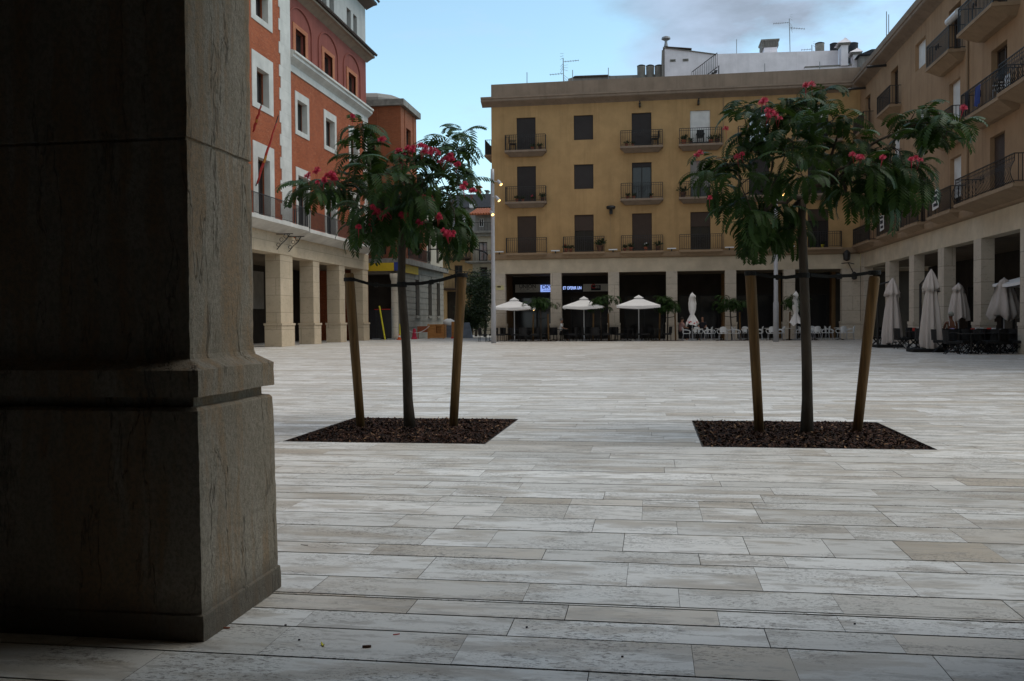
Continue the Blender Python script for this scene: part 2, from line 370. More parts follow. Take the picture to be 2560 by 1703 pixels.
for y0, y1 in zip(edges, edges[1:]):
    far = y0 > 24
    gy = .0095 if y0 < 13 else .006; dy = rg.uniform(-.001, .001)
    spec = JT.get(y0)
    x = -30.5 if y0 > 6 else -14; xs = [x]
    if spec:
        while xs[-1] < spec[0]-1.3: xs.append(xs[-1]+rg.uniform(.6, 1.2))
        xs += spec
    while xs[-1] < 18.5: xs.append(xs[-1]+rg.choice((.62, .95, 1.2, 1.4, 1.6, 1.9))*(1.2 if y1-y0 > .3 else 1))
    rowt = rg.uniform(-.18, .18)
    for x0, x1 in zip(xs, xs[1:]):
        if any(y0 > p[2]-.05 and y1 < p[3]+.05 and x1 > p[0] and x0 < p[1] for p in PITS):
            segs = []; cur = x0
            for p in PITS:
                if x1 > p[0] and x0 < p[1]:
                    if cur < p[0]: segs.append((cur, p[0]))
                    cur = max(cur, p[1])
            if cur < x1: segs.append((cur, x1))
        else: segs = [(x0, x1)]
        for a, b in segs:
            if b-a < .03: continue
            r = rg.random(); tan = rg.uniform(.45, .95) if r < .13 else (rg.uniform(.1, .4) if r < .32 else rg.uniform(0, .08))
            pv.tint = (min(1, max(0, rg.gauss(.55, .24)+rowt)), tan, rg.random(), 1); gx = .001 if rg.random() < .75 else .0025
            z = rg.uniform(0, .0012)
            A = [(a+gx, y0+gy+dy), (b-gx, y0+gy), (b-gx, y1-gy*.3), (a+gx, y1-gy*.3+dy)]
            pv.face([(p, q, z) for p, q in A])
            if y0 < 7: pv.face([(A[0][0], A[0][1], z), (A[0][0], A[0][1], -.017), (A[1][0], A[1][1], -.017), (A[1][0], A[1][1], z)])
tag(pv.build('plaza_paving', M['travertine'], recalc=False), kind='structure')

# ---------------------------------------------------------------- near arcade: its pillar stands left in the foreground
nb = thing('arcade_building', 'dark weathered stone pillar of the arcade close to the viewer at left', 'arcade', (-2.4, 3.9, 0))
def rough_pillar(x0, x1, y0, y1):
    """stepped travertine pier with a chamfered cap over a grooved plinth; surface broken up so no edge is ruler straight"""
    prof = [(0, .022, 0), (.105, .020, 0), (.112, .010, 0), (.94, 0, 1), (.953, -.012, 1), (.955, -.04, 1), (.995, -.04, 1), (.998, .006, 1), (1.108, .006, 1), (1.15, -.06, 1), (1.17, -.066, 1), (2.06, -.066, 1), (2.064, -.075, 1), (2.072, -.075, 1), (2.076, -.066, 1), (3.3, -.066, 1), (4.35, -.066, 1)]
    bm = bmesh.new(); rings = []
    zs = []
    for (z, e, q), (z2, e2, q2) in zip(prof, prof[1:]):
        k = max(1, int((z2-z)/.03))
        for i in range(k): f = i/k; zs.append((z+(z2-z)*f, e+(e2-e)*f))
    zs.append(prof[-1][:2]); NX, NY = 34, 26
    for z, e in zs:
        a0, a1, b0, b1 = x0-e, x1+e, y0-e, y1+e; ring = []
        P = [(a0+(a1-a0)*i/NX, b0) for i in range(NX)]+[(a1, b0+(b1-b0)*i/NY) for i in range(NY)]+[(a1-(a1-a0)*i/NX, b1) for i in range(NX)]+[(a0, b1-(b1-b0)*i/NY) for i in range(NY)]
        for (x, y) in P:
            p = Vector((x, y, z)); d = noise.noise_vector(p*9)*.0022+noise.noise_vector(p*31)*.0018
            cx = min(abs(x-a0), abs(x-a1)); cy = min(abs(y-b0), abs(y-b1)); edge = max(cx, cy) < .5 and cx < .012 and cy < .012
            if edge: d += Vector((-(1 if x > (a0+a1)/2 else -1), -(1 if y > (b0+b1)/2 else -1), 0))*(.003+.006*max(0, noise.noise(p*13)))
            if z < .001: d.z = 0
            ring.append(bm.verts.new(p+d-Vector((-2.4, 3.9, 0))))
        rings.append(ring)
    n = len(rings[0])
    for ra, rb in zip(rings, rings[1:]):
        for i in range(n): bm.faces.new((ra[i], ra[(i+1) % n], rb[(i+1) % n], rb[i]))
    bm.faces.new(rings[-1])
    me = bpy.data.meshes.new('pillar'); bm.to_mesh(me); bm.free(); me.materials.append(M['pillar_travertine'])
    o = bpy.data.objects.new('pillar', me); COL.objects.link(o); o.parent = nb; return o
rough_pillar(-3.35, -1.83, 3.49, 4.245)
for xc in (-7.4, 2.95, 7.75): b = MB(); b.box(xc-.72, xc+.72, 3.5, 4.24, 0, 4.348); b.build('pillar', M['stone_pillar'], nb)
b = MB(); b.box(-13, 17, 3.45, 4.3, 4.352, 5.6); b.build('beam', M['stone_arcade'], nb)
b = MB(); b.box(-13, 17, -3.0, 3.448, 4.36, 4.7); b.build('ceiling', M['ceiling_plaster'], nb)
b = MB(); b.box(-13, 17, -3.4, -3.002, 0, 4.7); b.box(-13.4, -13.002, -3.4, 4.3, 0, 5.6); b.box(17.002, 17.4, -3.4, 4.3, 0, 5.6); b.build('back_wall', M['interior_dark'], nb)
b = MB(); b.box(-13, 17, -9, 4.1, 5.602, 15.5); b.build('upper_wall', M['plaster_ochre'], nb)

# ---------------------------------------------------------------- planting pits with bark mulch
for k, (x0, x1, y0, y1) in enumerate(PITS):
    pit = thing('tree_pit', ('square tree pit of dark bark mulch nearer the big stone pillar', 'square tree pit of dark bark mulch on the right, under the wider tree')[k], 'tree pit', ((x0+x1)/2, (y0+y1)/2, 0), group='square tree pits in the paving')
    b = MB(); e = .008
    b.box(x0+.002, x0+e, y0, y1, -.06, .004); b.box(x1-e, x1-.002, y0, y1, -.06, .004); b.box(x0+e, x1-e, y0+.002, y0+e, -.06, .004); b.box(x0+e, x1-e, y1-e, y1-.002, -.06, .004)
    b.build('steel_edging', M['rust_iron'], pit)
    rg = random.Random(30+k); b = MB(); N = 40
    def hz(x, y):
        ex = min(x-x0, x1-x, y-y0, y1-y); return -.022+.03*min(1, ex/.25)+.012*noise.noise(Vector((x*3, y*3, k*7)))
    gv = [[Vector((x0+.009+(x1-x0-.018)*i/N, y0+.009+(y1-y0-.018)*j/N, 0)) for j in range(N+1)] for i in range(N+1)]
    b.tint = (.1, 0, 0, 1)
    for i in range(N):
        for j in range(N):
            b.face([(p.x, p.y, hz(p.x, p.y)-.012) for p in (gv[i][j], gv[i+1][j], gv[i+1][j+1], gv[i][j+1])])
    for q in range(9500):
        x, y = rg.uniform(x0+.03, x1-.03), rg.uniform(y0+.03, y1-.03); z = hz(x, y)+rg.uniform(-.008, .02)
        l, wd = rg.uniform(.009, .032), rg.uniform(.005, .011)
        rot = Matrix.Rotation(rg.uniform(0, 6.3), 3, 'Z') @ Matrix.Rotation(rg.gauss(0, .5), 3, 'X') @ Matrix.Rotation(rg.gauss(0, .5), 3, 'Y')
        b.tint = (rg.random()**1.6, rg.random(), 0, 1)
        P = [Vector((-l, -wd, 0)), Vector((-l*.2, -wd*1.2, .004)), Vector((l, -wd*.5, 0)), Vector((l*.8, wd*.8, 0)), Vector((-l*.6, wd, .003))]
        c = Vector((x, y, z)); b.face([c+rot @ p for p in P])
    tag(b.build('bark_mulch', M['mulch'], origin=((x0+x1)/2, (y0+y1)/2, 0), recalc=False), kind='stuff')
# ---------------------------------------------------------------- facade helpers: u along the wall, v up, w into the wall
class Facade:
    def __init__(s, fn): s.fn = fn
    def box(s, b, u0, u1, v0, v1, w0, w1, mi=0):
        b.hexa([s.fn(u0,v0,w0), s.fn(u1,v0,w0), s.fn(u1,v0,w1), s.fn(u0,v0,w1), s.fn(u0,v1,w0), s.fn(u1,v1,w0), s.fn(u1,v1,w1), s.fn(u0,v1,w1)], mi)
    def wall(s, b, u0, u1, v0, v1, ops, depth, mi=0):
        us = sorted({u0, u1, *[o[i] for o in ops for i in (0, 1)]}); vs = sorted({v0, v1, *[o[i] for o in ops for i in (2, 3)]})
        for a, c in zip(us, us[1:]):
            for d, e in zip(vs, vs[1:]):
                m, n = (a+c)/2, (d+e)/2
                if any(o[0] < m < o[1] and o[2] < n < o[3] for o in ops): continue
                b.face([s.fn(a,d,0), s.fn(c,d,0), s.fn(c,e,0), s.fn(a,e,0)], mi)
        for (a, c, d, e) in ops:
            b.face([s.fn(a,d,0), s.fn(a,d,depth), s.fn(a,e,depth), s.fn(a,e,0)], mi); b.face([s.fn(c,d,0), s.fn(c,e,0), s.fn(c,e,depth), s.fn(c,d,depth)], mi)
            b.face([s.fn(a,e,0), s.fn(a,e,depth), s.fn(c,e,depth), s.fn(c,e,0)], mi); b.face([s.fn(a,d,0), s.fn(c,d,0), s.fn(c,d,depth), s.fn(a,d,depth)], mi)
    def window(s, par, u0, u1, v0, v1, w, fm, kind='glass', drop=0, pane='glass_dark', shut='shutter_dark', mull=1):
        """frame with sash bars in the opening, its glass and, where lowered, its roller shutter as sub-parts"""
        b = MB(); t = .07; e = .003
        s.box(b, u0+e, u0+t, v0+e, v1-e, w, w+.08); s.box(b, u1-t, u1-e, v0+e, v1-e, w, w+.08)
        s.box(b, u0+t, u1-t, v1-t, v1-e, w, w+.08); s.box(b, u0+t, u1-t, v0+e, v0+t, w, w+.08)
        for i in range(mull): c = u0+(u1-u0)*(i+1)/(mull+1); s.box(b, c-.03, c+.03, v0+t, v1-t, w+.005, w+.075)
        fr = b.build('window', M[fm], par)
        if drop < .98:
            p = MB(); s.box(p, u0+t+.002, u1-t-.002, v0+t+.002, v1-t-.002, w+.042, w+.05); p.build('pane', M[pane], fr)
        if drop > 0:
            p = MB(); s.box(p, u0+.006, u1-.006, v1-(v1-v0)*drop+.006, v1-.006, w-.05, w-.02); p.build('shutter', M[shut], fr)
        return fr
    def balcony(s, par, u0, u1, z, slab, iron, proj=.62, rail=1.0, th=.13, deep=.34, taper=.35, swell=0, ornament=True, gap=.135, lo=0):
        b = MB(); f = s.fn; p = proj
        top = [f(u0,z,-.002), f(u1,z,-.002), f(u1,z,-p), f(u0,z,-p)]; mid = [f(u0,z-th,-.002), f(u1,z-th,-.002), f(u1,z-th,-p), f(u0,z-th,-p)]
        q = p*(1-taper); bot = [f(u0+taper*.8,z-deep,-.002), f(u1-taper*.8,z-deep,-.002), f(u1-taper*.8,z-deep,-q*.45), f(u0+taper*.8,z-deep,-q*.45)]
        rim = [f(u0+.05,z-th,-.002), f(u1-.05,z-th,-.002), f(u1-.05,z-th,-p+.05), f(u0+.05,z-th,-p+.05)]
        b.hexa(mid+top); b.hexa(bot+[tuple(Vector(a)-Vector((0,0,.003))) for a in rim])
        sl = b.build('balcony', M[slab], par)
        r = MB(); w = -p+.06
        def bulge(h): return -swell*math.sin(min(1, h/.75)*math.pi)*.5 if swell else 0
        s.box(r, u0+.03, u1-.03, z+rail-.03, z+rail, w-.02, w+.02); s.box(r, u0+.03, u1-.03, z+.06, z+.085, w-.012, w+.012)
        for uu in (u0+.03, u1-.06): s.box(r, uu, uu+.03, z+rail-.03, z+rail, w+.02, -.002); s.box(r, uu, uu+.03, z+.06, z+.085, w+.012, -.002)
        n = max(3, int((u1-u0-.08)/gap))
        for i in range(n+1):
            uu = u0+.04+(u1-u0-.08)*i/n; t = .011 if 0 < i < n else .017
            if swell:
                hs = [.0, .15, .35, .55, .75, rail-.03]; r.tube([f(uu, z+h, w+bulge(h)) for h in hs], t, 4, cap=False)
            else: s.box(r, uu-t, uu+t, z+(.002 if t > .012 else .085), z+rail-.03, w-t, w+t)
        for uu in (u0+.045, u1-.045):
            k = max(2, int(p/gap))
            for i in range(1, k): ww = w+(-w)*i/k; s.box(r, uu-.01, uu+.01, z+.085, z+rail-.03, ww-.01, ww+.01)
        if ornament:
            c = (u0+u1)/2
            for a, h in ((-.28, .55), (.28, .55)):
                r.tube([f(c+a*.5+.07*math.cos(q_), z+h+.13*math.sin(q_), w-.014) for q_ in [i*math.pi/4 for i in range(9)]], .012, 4, cap=False)
            s.box(r, u0+.05, u1-.05, z+rail-.16, z+rail-.14, w-.01, w+.01)
        r.build('railing', M[iron], sl); return sl

# ================================================================ ochre building at the far end
Y0, X1 = 60.0, 12.9
XL = -10.45
bk = thing('arcaded_building', 'ochre four storey building with white stone arcade facing the viewer across the square', 'building', (1, 62, 0))
FB = Facade(lambda u, v, w: (u, Y0+w, v))
cols = [onY(x, 600, Y0).x for x in (1317.3, 1460.3, 1605.1, 1751.2, 1898, 2045.6)]
dw = .63
Z1, Z2, Z3 = (5.75, 8.20), (9.10, 11.48), (12.46, 14.67)
ops = []; fills = []
for i, c in enumerate(cols):
    for fl, (a, bz) in enumerate((Z1, Z2, Z3)):
        if i == 1 and fl: a = bz-1.6
        ops.append((c-dw, c+dw, a, bz)); fills.append((i, fl, c, a, bz))
b = MB(); FB.wall(b, XL, X1-.001, 5.33, 15.6, ops, .24)
b.face([(XL, 60, 5.33), (XL, 60, 15.6), (XL, 74, 15.6), (XL, 74, 5.33)]); b.face([(XL, 74, 0), (XL, 74, 15.6), (26, 74, 15.6), (26, 74, 0)])
b.build('wall', M['plaster_ochre'], bk, weld=True, recalc=False)
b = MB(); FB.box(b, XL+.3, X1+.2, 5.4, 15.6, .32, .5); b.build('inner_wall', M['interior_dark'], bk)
drops = {(0,0):1, (1,0):.42, (2,0):1, (3,0):.38, (4,0):.0, (5,0):.3, (0,1):1, (1,1):1, (2,1):.12, (3,1):.7, (4,1):1, (5,1):1, (0,2):1, (1,2):1, (2,2):1, (3,2):.9, (4,2):.12, (5,2):.35}
for (i, fl, c, a, bz) in fills:
    sh = 'shutter_dark' if fl else 'shutter_brown'
    if (i, fl) in ((3, 2), (5, 2)): sh = 'shutter_white'
    if (i, fl) == (3, 1): sh = 'shutter_grey'
    FB.window(bk, c-dw, c+dw, a, bz, .13, 'dark_frame', drop=drops[(i, fl)], shut=sh, pane='glass_sky' if (i, fl) == (4, 2) else 'glass_dark')
for (i, fl, c, a, bz) in fills:
    if i == 1 and fl: continue
    FB.balcony(bk, c-1.36, c+1.36, a, 'plaster_brown' if fl else 'plaster_soffit', 'iron', proj=.62 if fl else .5, deep=.36 if fl else .33)
# side balcony seen in profile against the sky
FS = Facade(lambda u, v, w: (XL+w, u, v)); FS.balcony(bk, 60.7, 63.2, 12.46, 'plaster_soffit', 'iron', proj=.62)
# string course, arcade
b = MB(); P = [(0, 5.33), (-.16, 5.36), (-.22, 5.42), (-.26, 5.62), (-.26, 5.70), (0, 5.745)]
b.prism([(XL-.25, Y0+w-.001, z) for w, z in P], (X1-XL+.25-.26, 0, 0)); b.build('string_course', M['plaster_soffit'], bk)
b = MB(); FB.box(b, XL, X1-.004, 4.43, 5.328, -.004, .55); b.build('arcade_beam', M['stone_arcade'], bk)
pil = [(XL+.06, -9.6), (-6.59, -5.87), (-2.81, -2.1), (.92, 1.63), (4.63, 5.33), (8.26, 8.96), (11.79, 12.9)]
for i, (a, c) in enumerate(pil):
    b = MB(); FB.box(b, a, c, 1.12, 4.427, 0, .52); FB.box(b, a-.05, c+.05, 0, .98, -.05, .56); FB.box(b, a-.07, c+.07, .983, 1.117, -.07, .58); b.build('pillar', M['stone_pillar'], bk)
b = MB(); FB.box(b, XL+.4, X1+6, 4.435, 4.6, .552, 4.3); b.build('arcade_ceiling', M['ceiling_plaster'], bk)
b = MB(); FB.box(b, XL, -9.75, 0, 5.3, .6, 4.6); b.build('end_wall', M['interior_ochre'], bk)
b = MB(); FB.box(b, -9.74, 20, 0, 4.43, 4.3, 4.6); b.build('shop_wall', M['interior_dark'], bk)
for k, (a, c) in enumerate(zip(pil, pil[1:])):
    b = MB(); u0, u1 = a[1]+.2, c[0]-.05
    for uu in (u0, (u0+u1)/2-.05, u1-.1): FB.box(b, uu, uu+.1, 0, 3.0, 4.22, 4.297)
    FB.box(b, u0+.1, u1-.1, 2.9, 3.0, 4.22, 4.297)
    sf = b.build('shopfront', M['dark_frame'], bk)
    b = MB(); FB.box(b, u0+.1, (u0+u1)/2-.052, .15, 2.89, 4.26, 4.28); FB.box(b, (u0+u1)/2+.052, u1-.1, .15, 2.89, 4.26, 4.28); b.build('shop_glass', M['glass_dark'], sf)
    b = MB(); FB.box(b, u1+.1, u1+.35, 0, 4.4, 3.6, 4.29); b.build('shop_pier', M['interior_ochre'], bk)
# cornice and parapet
b = MB(); P = [(0, 15.42), (-.12, 15.5), (-.3, 15.58), (-.52, 15.68), (-.56, 15.72), (-.56, 15.84), (-.62, 15.87), (-.62, 15.98), (0, 16.0)]
b.prism([(XL-.6, Y0+w-.003, z) for w, z in P], (X1-XL-.0, 0, 0))
b.prism([(XL+w+.0, Y0-.6, z) for w, z in P], (0, 14, 0)) if False else None
b.build('cornice', M['plaster_brown'], bk)
b = MB(); FB.box(b, XL, X1+.3, 15.6, 16.93, .002, .25); FB.box(b, XL, XL+.25, 15.6, 16.93, .252, 14); b.build('parapet', M['plaster_brown'], bk)
b = MB(); FB.box(b, XL+.3, 26, 15.3, 15.9, .3, 14); b.build('roof_deck', M['concrete'], bk)
for px, py in ((1599.5, 250), (1745.5, 243)):
    p = onY(px, py, Y0); b = MB(); b.tube([(p.x, Y0-.002, 15.3), (p.x, Y0-.5, 15.25), (p.x, Y0-.9, 15.2)], .05, 6); b.box(p.x-.06, p.x+.06, Y0-.5, Y0-.002, 15.0, 15.2); b.build('rain_spout', M['iron'], bk)

b = MB(); b.tube([(onY(1808, 300, Y0).x, Y0-.02, z) for z in (5.8, 10, 15.4)], .022, 5); b.build('facade_cable', M['plaster_soffit'], bk)

# ================================================================ ochre wing along the right side
rt = thing('arcaded_building', 'shaded ochre building running along the right side with stone arcade and balconies', 'building', (14, 44, 0))
FR = Facade(lambda u, v, w: (X1+w, u, v)); UE, US = 59.99, 22.0
ops = []; fills = []
for c, fl, half in ((58.0,2,.65),(51.9,2,.75),(42.0,2,.8),(36.9,2,.8),(58.0,1,.65),(51.6,1,.78),(47.0,1,.78),(42.0,1,.72),(36.9,1,.8),(58.0,0,.65),(51.7,0,.75),(47.0,0,.78),(41.85,0,.72),(37.05,0,.75),(31.8,0,.8),(31.8,1,.8),(31.8,2,.8),(26.8,0,.8),(26.8,1,.8)):
    a, z = (Z1, Z2, Z3)[fl]; ops.append((c-half, c+half, a, z)); fills.append((c, fl, half, a, z))
ops.append((46.25, 47.95, 13.4, 14.72)); fills.append((47.1, 2, .85, 13.4, 14.72))
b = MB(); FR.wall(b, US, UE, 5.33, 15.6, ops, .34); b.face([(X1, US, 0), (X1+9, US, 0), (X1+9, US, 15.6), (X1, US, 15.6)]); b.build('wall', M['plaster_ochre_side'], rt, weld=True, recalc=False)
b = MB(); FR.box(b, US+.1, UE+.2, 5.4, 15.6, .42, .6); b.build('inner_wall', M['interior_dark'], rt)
dr = {(42.0,2):.0, (47.1,2):.95, (51.9,2):.0, (47.0,1):1, (42.0,1):.75, (41.85,0):.7, (36.9,1):.0, (37.05,0):1, (51.6,1):.95}
for (c, fl, half, a, z) in fills:
    d = dr.get((c, fl), .3); wh = (c, fl) in ((47.1,2), (47.0,1), (42.0,1), (41.85,0), (51.6,1))
    FR.window(rt, c-half, c+half, a, z, .22, 'wood_frame', drop=d, shut='shutter_white' if wh else 'shutter_brown')
for (u0, u1, z, pr, sw) in ((56.5,59.3,12.46,.62,0),(50.5,53.3,12.46,.62,0),(40.6,43.8,12.46,.7,0),(34.9,38.7,12.46,.95,0),
        (40.4,43.4,9.1,.62,0),(34.7,38.8,9.1,.8,0),(30,34.4,9.1,.95,.3),(50.3,53.2,9.1,.62,0),(29.8,33.5,12.46,.9,.2),
        (55.3,59.5,5.8,.6,0),(50.1,53.4,5.8,.6,0),(45.4,48.5,5.8,.6,0),(40.5,43.7,5.8,.65,0),(32.9,39.0,5.8,.95,.28),(25,31.5,5.8,.95,.28)):
    FR.balcony(rt, u0, u1, z, 'plaster_soffit', 'iron', proj=pr, deep=.42 if z > 6 else .36, swell=sw)
b = MB(); P = [(0, 5.33), (-.16, 5.36), (-.22, 5.42), (-.26, 5.62), (-.26, 5.70), (0, 5.745)]
b.prism([(X1+w-.001, US, z) for w, z in P], (0, UE-US-.01, 0)); b.build('string_course', M['plaster_soffit'], rt)
b = MB(); FR.box(b, US, 58.97, 4.43, 5.328, -.004, .55); b.build('arcade_beam', M['stone_arcade'], rt)
for c in (53.33, 48.57, 43.83, 39.15, 34.4, 29.7, 25.0):
    b = MB(); FR.box(b, c-.43, c+.43, 1.12, 4.427, 0, .5); FR.box(b, c-.48, c+.48, 0, .98, -.05, .55); FR.box(b, c-.5, c+.5, .983, 1.117, -.07, .57); b.build('pillar', M['stone_pillar'], rt)
b = MB(); FR.box(b, 58.98, 59.9, 0, 5.32, .004, .52); b.build('pillar', M['stone_pillar'], rt)
b = MB(); FR.box(b, US, 59.4, 4.435, 4.6, .552, 4.4); b.build('arcade_ceiling', M['ceiling_plaster'], rt)
b = MB(); FR.box(b, US, 59.9, 0, 4.43, 4.0, 4.4); b.build('shop_wall', M['interior_dark'], rt)
for c in (56.2, 51, 46.2, 41.5, 36.8, 32):
    b = MB(); FR.box(b, c-1.5, c-1.4, 0, 3, 3.9, 3.997); FR.box(b, c+1.4, c+1.5, 0, 3, 3.9, 3.997); FR.box(b, c-1.4, c+1.4, 2.9, 3, 3.9, 3.997); FR.box(b, c-.05, c+.05, 0, 2.9, 3.9, 3.997)
    sf = b.build('shopfront', M['dark_frame'], rt)
    b = MB(); FR.box(b, c-1.39, c-.052, .1, 2.89, 3.94, 3.96); FR.box(b, c+.052, c+1.39, .1, 2.89, 3.94, 3.96); b.build('shop_glass', M['glass_dark'], sf)
b = MB(); P = [(0, 15.42), (-.12, 15.5), (-.3, 15.58), (-.52, 15.68), (-.56, 15.72), (-.56, 15.84), (-.62, 15.87), (-.62, 15.98), (0, 16.0)]
b.prism([(X1+w-.003, US, z) for w, z in P], (0, UE-US-.65, 0)); b.build('cornice', M['plaster_brown'], rt)
b = MB(); FR.box(b, US, UE, 15.6, 16.93, .002, .25); b.build('parapet', M['plaster_brown'], rt)
b = MB(); FR.box(b, US, UE, 15.3, 15.9, .3, 9); b.build('roof_deck', M['concrete'], rt)
for u in (58.6, 53.6, 39.5):
    b = MB(); b.tube([(X1+.1, u, 15.3), (X1-.5, u, 15.28), (X1-1.05, u, 15.26)], .07, 6); b.build('rain_spout', M['iron'], rt)
b = MB(); b.tube([(X1-.07, 40.2, 5.75), (X1-.07, 40.2, 15.4)], .05, 6); b.build('downpipe', M['plaster_soffit'], rt)

# ================================================================ red brick building on the left
XR, XT = -20.0, -19.78
rd = thing('brick_building', 'tall red brick building with white stone window frames and stone arcade on the left', 'building', (-22, 52, 0))
FD = Facade(lambda u, v, w: (XR-w, u, v)); FT = Facade(lambda u, v, w: (XT-w, u, v))
ED = 63.1; Q0, Q1 = 47.3, 48.66
W1 = [(49.83, 51.98), (54.46, 56.72), (59.18, 61.37)]
wo = [(a+.33, c-.33, 12.32, 14.05) for a, c in W1]; do = [(a+.32, c-.32, 6.7, 9.75) for a, c in W1]
b = MB(); FD.wall(b, Q1, ED, 5.9, 15.8, wo+do, .5)
b.face([(XR, ED, 0), (XR, ED, 20.6), (XR-9, ED, 20.6), (XR-9, ED, 0)]); b.build('brick_wall', M['brick_red'], rd, weld=True, recalc=False)
ao = [(50.0, 51.5, 16.62, 18.05), (54.62, 56.1, 16.62, 18.05), (59.2, 60.7, 16.62, 18.05)]
b = MB(); FD.wall(b, Q1, ED, 15.8, 20.3, ao, .4); b.build('attic_wall', M['plaster_red'], rd, weld=True, recalc=False)
go = [(54.43, 55.24, 20.75, 22.3), (55.76, 56.59, 20.75, 22.3), (59.06, 59.93, 20.75, 22.3), (60.41, 61.22, 20.75, 22.3)]
b = MB(); FD.wall(b, Q1, ED, 20.3, 24.0, go, .4); b.face([(XR, ED, 20.6), (XR, ED, 24), (XR-9, ED, 24), (XR-9, ED, 20.6)]); b.build('grey_storey_wall', M['plaster_grey'], rd, weld=True, recalc=False)
b = MB(); FD.box(b, Q1, ED-.1, 5.9, 24, .62, .8); FT.box(b, 14.2, Q1, 5.9, 28, .85, 1.0); b.build('inner_wall', M['interior_dark'], rd)
for (a, c, d, e) in go: FD.window(rd, a, c, d, e, .28, 'wood_frame')
to = [(43.0, 45.72, 16.9, 18.2), (43.0, 45.72, 12.5, 14.3), (43.0, 45.72, 6.7, 9.75), (43.0, 45.72, 21.4, 22.9)]
to = [(u-1.5, u, d, e) for u in (45.72, 40.2, 34.4, 28.6, 22.8) for (_, _, d, e) in to]
b = MB(); FT.wall(b, 14, Q0, 5.9, 28, to, .5); b.face([(XT, 14, 0), (XT-6, 14, 0), (XT-6, 14, 28), (XT, 14, 28)]); b.face([(XT, Q1, 5.9), (XT, Q1, 28), (XT-8, Q1, 28), (XT-8, Q1, 5.9)])
b.build('tower_wall', M['brick_red'], rd, weld=True, recalc=False)
def stone_frame(F, a, c, d, e, t, tb):
    q = MB(); F.box(q, a-t, a+.001, d-tb, e+t*1.35, -.035, .3); F.box(q, c-.001, c+t, d-tb, e+t*1.35, -.035, .3); F.box(q, a+.001, c-.001, e-.001, e+t*1.35, -.035, .3)
    if tb > .01: F.box(q, a+.001, c-.001, d-tb, d+.001, -.035, .3)
    q.build('window_surround', M['stone_trim'], rd)
for (a, c, d, e) in wo: stone_frame(FD, a, c, d, e, .33, .28); FD.window(rd, a, c, d, e, .33, 'wood_frame')
for (a, c, d, e) in do: stone_frame(FD, a, c, d, e, .32, 0); FD.window(rd, a, c, d, e, .33, 'dark_frame', drop=.0)
for (a, c, d, e) in to: stone_frame(FT, a, c, d, e, .55, .3 if d > 7 else 0); FT.window(rd, a, c, d, e, .38, 'wood_frame')
# toothed quoin strip
b = MB(); z = 5.9; k = 0
while z < 27.9:
    h = .62; l, r_ = (.0, .0) if k % 2 else (.2, .17)
    b.box(XT-.6, XT+.03, Q0-l, Q1+.02, z+.004, min(28, z+h)); b.box(XR-.3, XR+.03, Q1+.02, Q1+.06+r_, z+.004, min(15.5, z+h)) if z < 15.2 else None
    z += h; k += 1
b.build('quoin', M['stone_trim'], rd); b = MB(); z = 5.9; k = 0
while z < 15.2:
    b.box(XR-.3, XR+.035, ED-.62-(.22 if k % 2 else 0), ED+.03, z+.004, z+.62); z += .62; k += 1
b.build('quoin', M['stone_trim'], rd)
# brick frames and arched relief mouldings of the attic
for (a, c, d, e) in ao:
    b = MB(); t = .38
    FD.box(b, a-t, a, d-.1, e+.25, -.05, .1); FD.box(b, c, c+t, d-.1, e+.25, -.05, .1); FD.box(b, a, c, e, e+.25, -.05, .1); b.build('brick_surround', M['brick_frame'], rd)
    FD.window(rd, a, c, d, e, .25, 'wood_frame', mull=1)
    m = (a+c)/2; Rr = 1.72; pts = [(XR+.03, m-Rr, 16.6), (XR+.03, m-Rr, 18.2)]+[(XR+.03, m-Rr*math.cos(q), 18.2+1.12*math.sin(q)) for q in [math.pi*i/16 for i in range(1, 16)]]+[(XR+.03, m+Rr, 18.2), (XR+.03, m+Rr, 16.6)]
    b = MB(); b.tube(pts, .055, 6); b.build('arch_moulding', M['plaster_red'], rd)
# middle cornice
b = MB(); P = [(0, 15.42), (.06, 15.42), (.06, 15.8), (.16, 15.9), (.34, 16.05), (.4, 16.1), (.4, 16.25), (.5, 16.3), (.5, 16.42), (0, 16.55)]
b.prism([(XR+w-.004, Q1+.08, z) for w, z in P], (0, ED-Q1+.12, 0)); b.build('cornice', M['stone_trim'], rd)
# tiled eaves
def eave(z0, z1, proj, y0, y1, soff):
    b = MB(); P = [(0, z0), (proj*.3, z0+.12), (proj*.7, z0+.26), (proj, z0+.3), (proj, z0+.44), (0, z0+.5)]
    b.prism([(XR+w-.003, y0, z) for w, z in P], (0, y1-y0, 0)); so_ = b.build('eave', M[soff], rd)
    b = MB(); y = y0+.1; b.prism([(XR+proj+.1, y0, z0+.46), (XR-.2, y0, z1+.2), (XR-.2, y0, z1+.12), (XR+proj+.1, y0, z0+.442)], (0, y1-y0+.1, 0))
    while y < y1: b.tube([(XR+proj+.16, y, z0+.5), (XR-.15, y, z1+.24)], .085, 6); y += .235
    b.build('roof_tiles', M['roof_tile'], so_)
eave(19.75, 20.5, .6, Q1+.02, ED+.25, 'plaster_brown'); eave(23.5, 25.2, .8, Q1+.02, ED+.3, 'wood_frame')
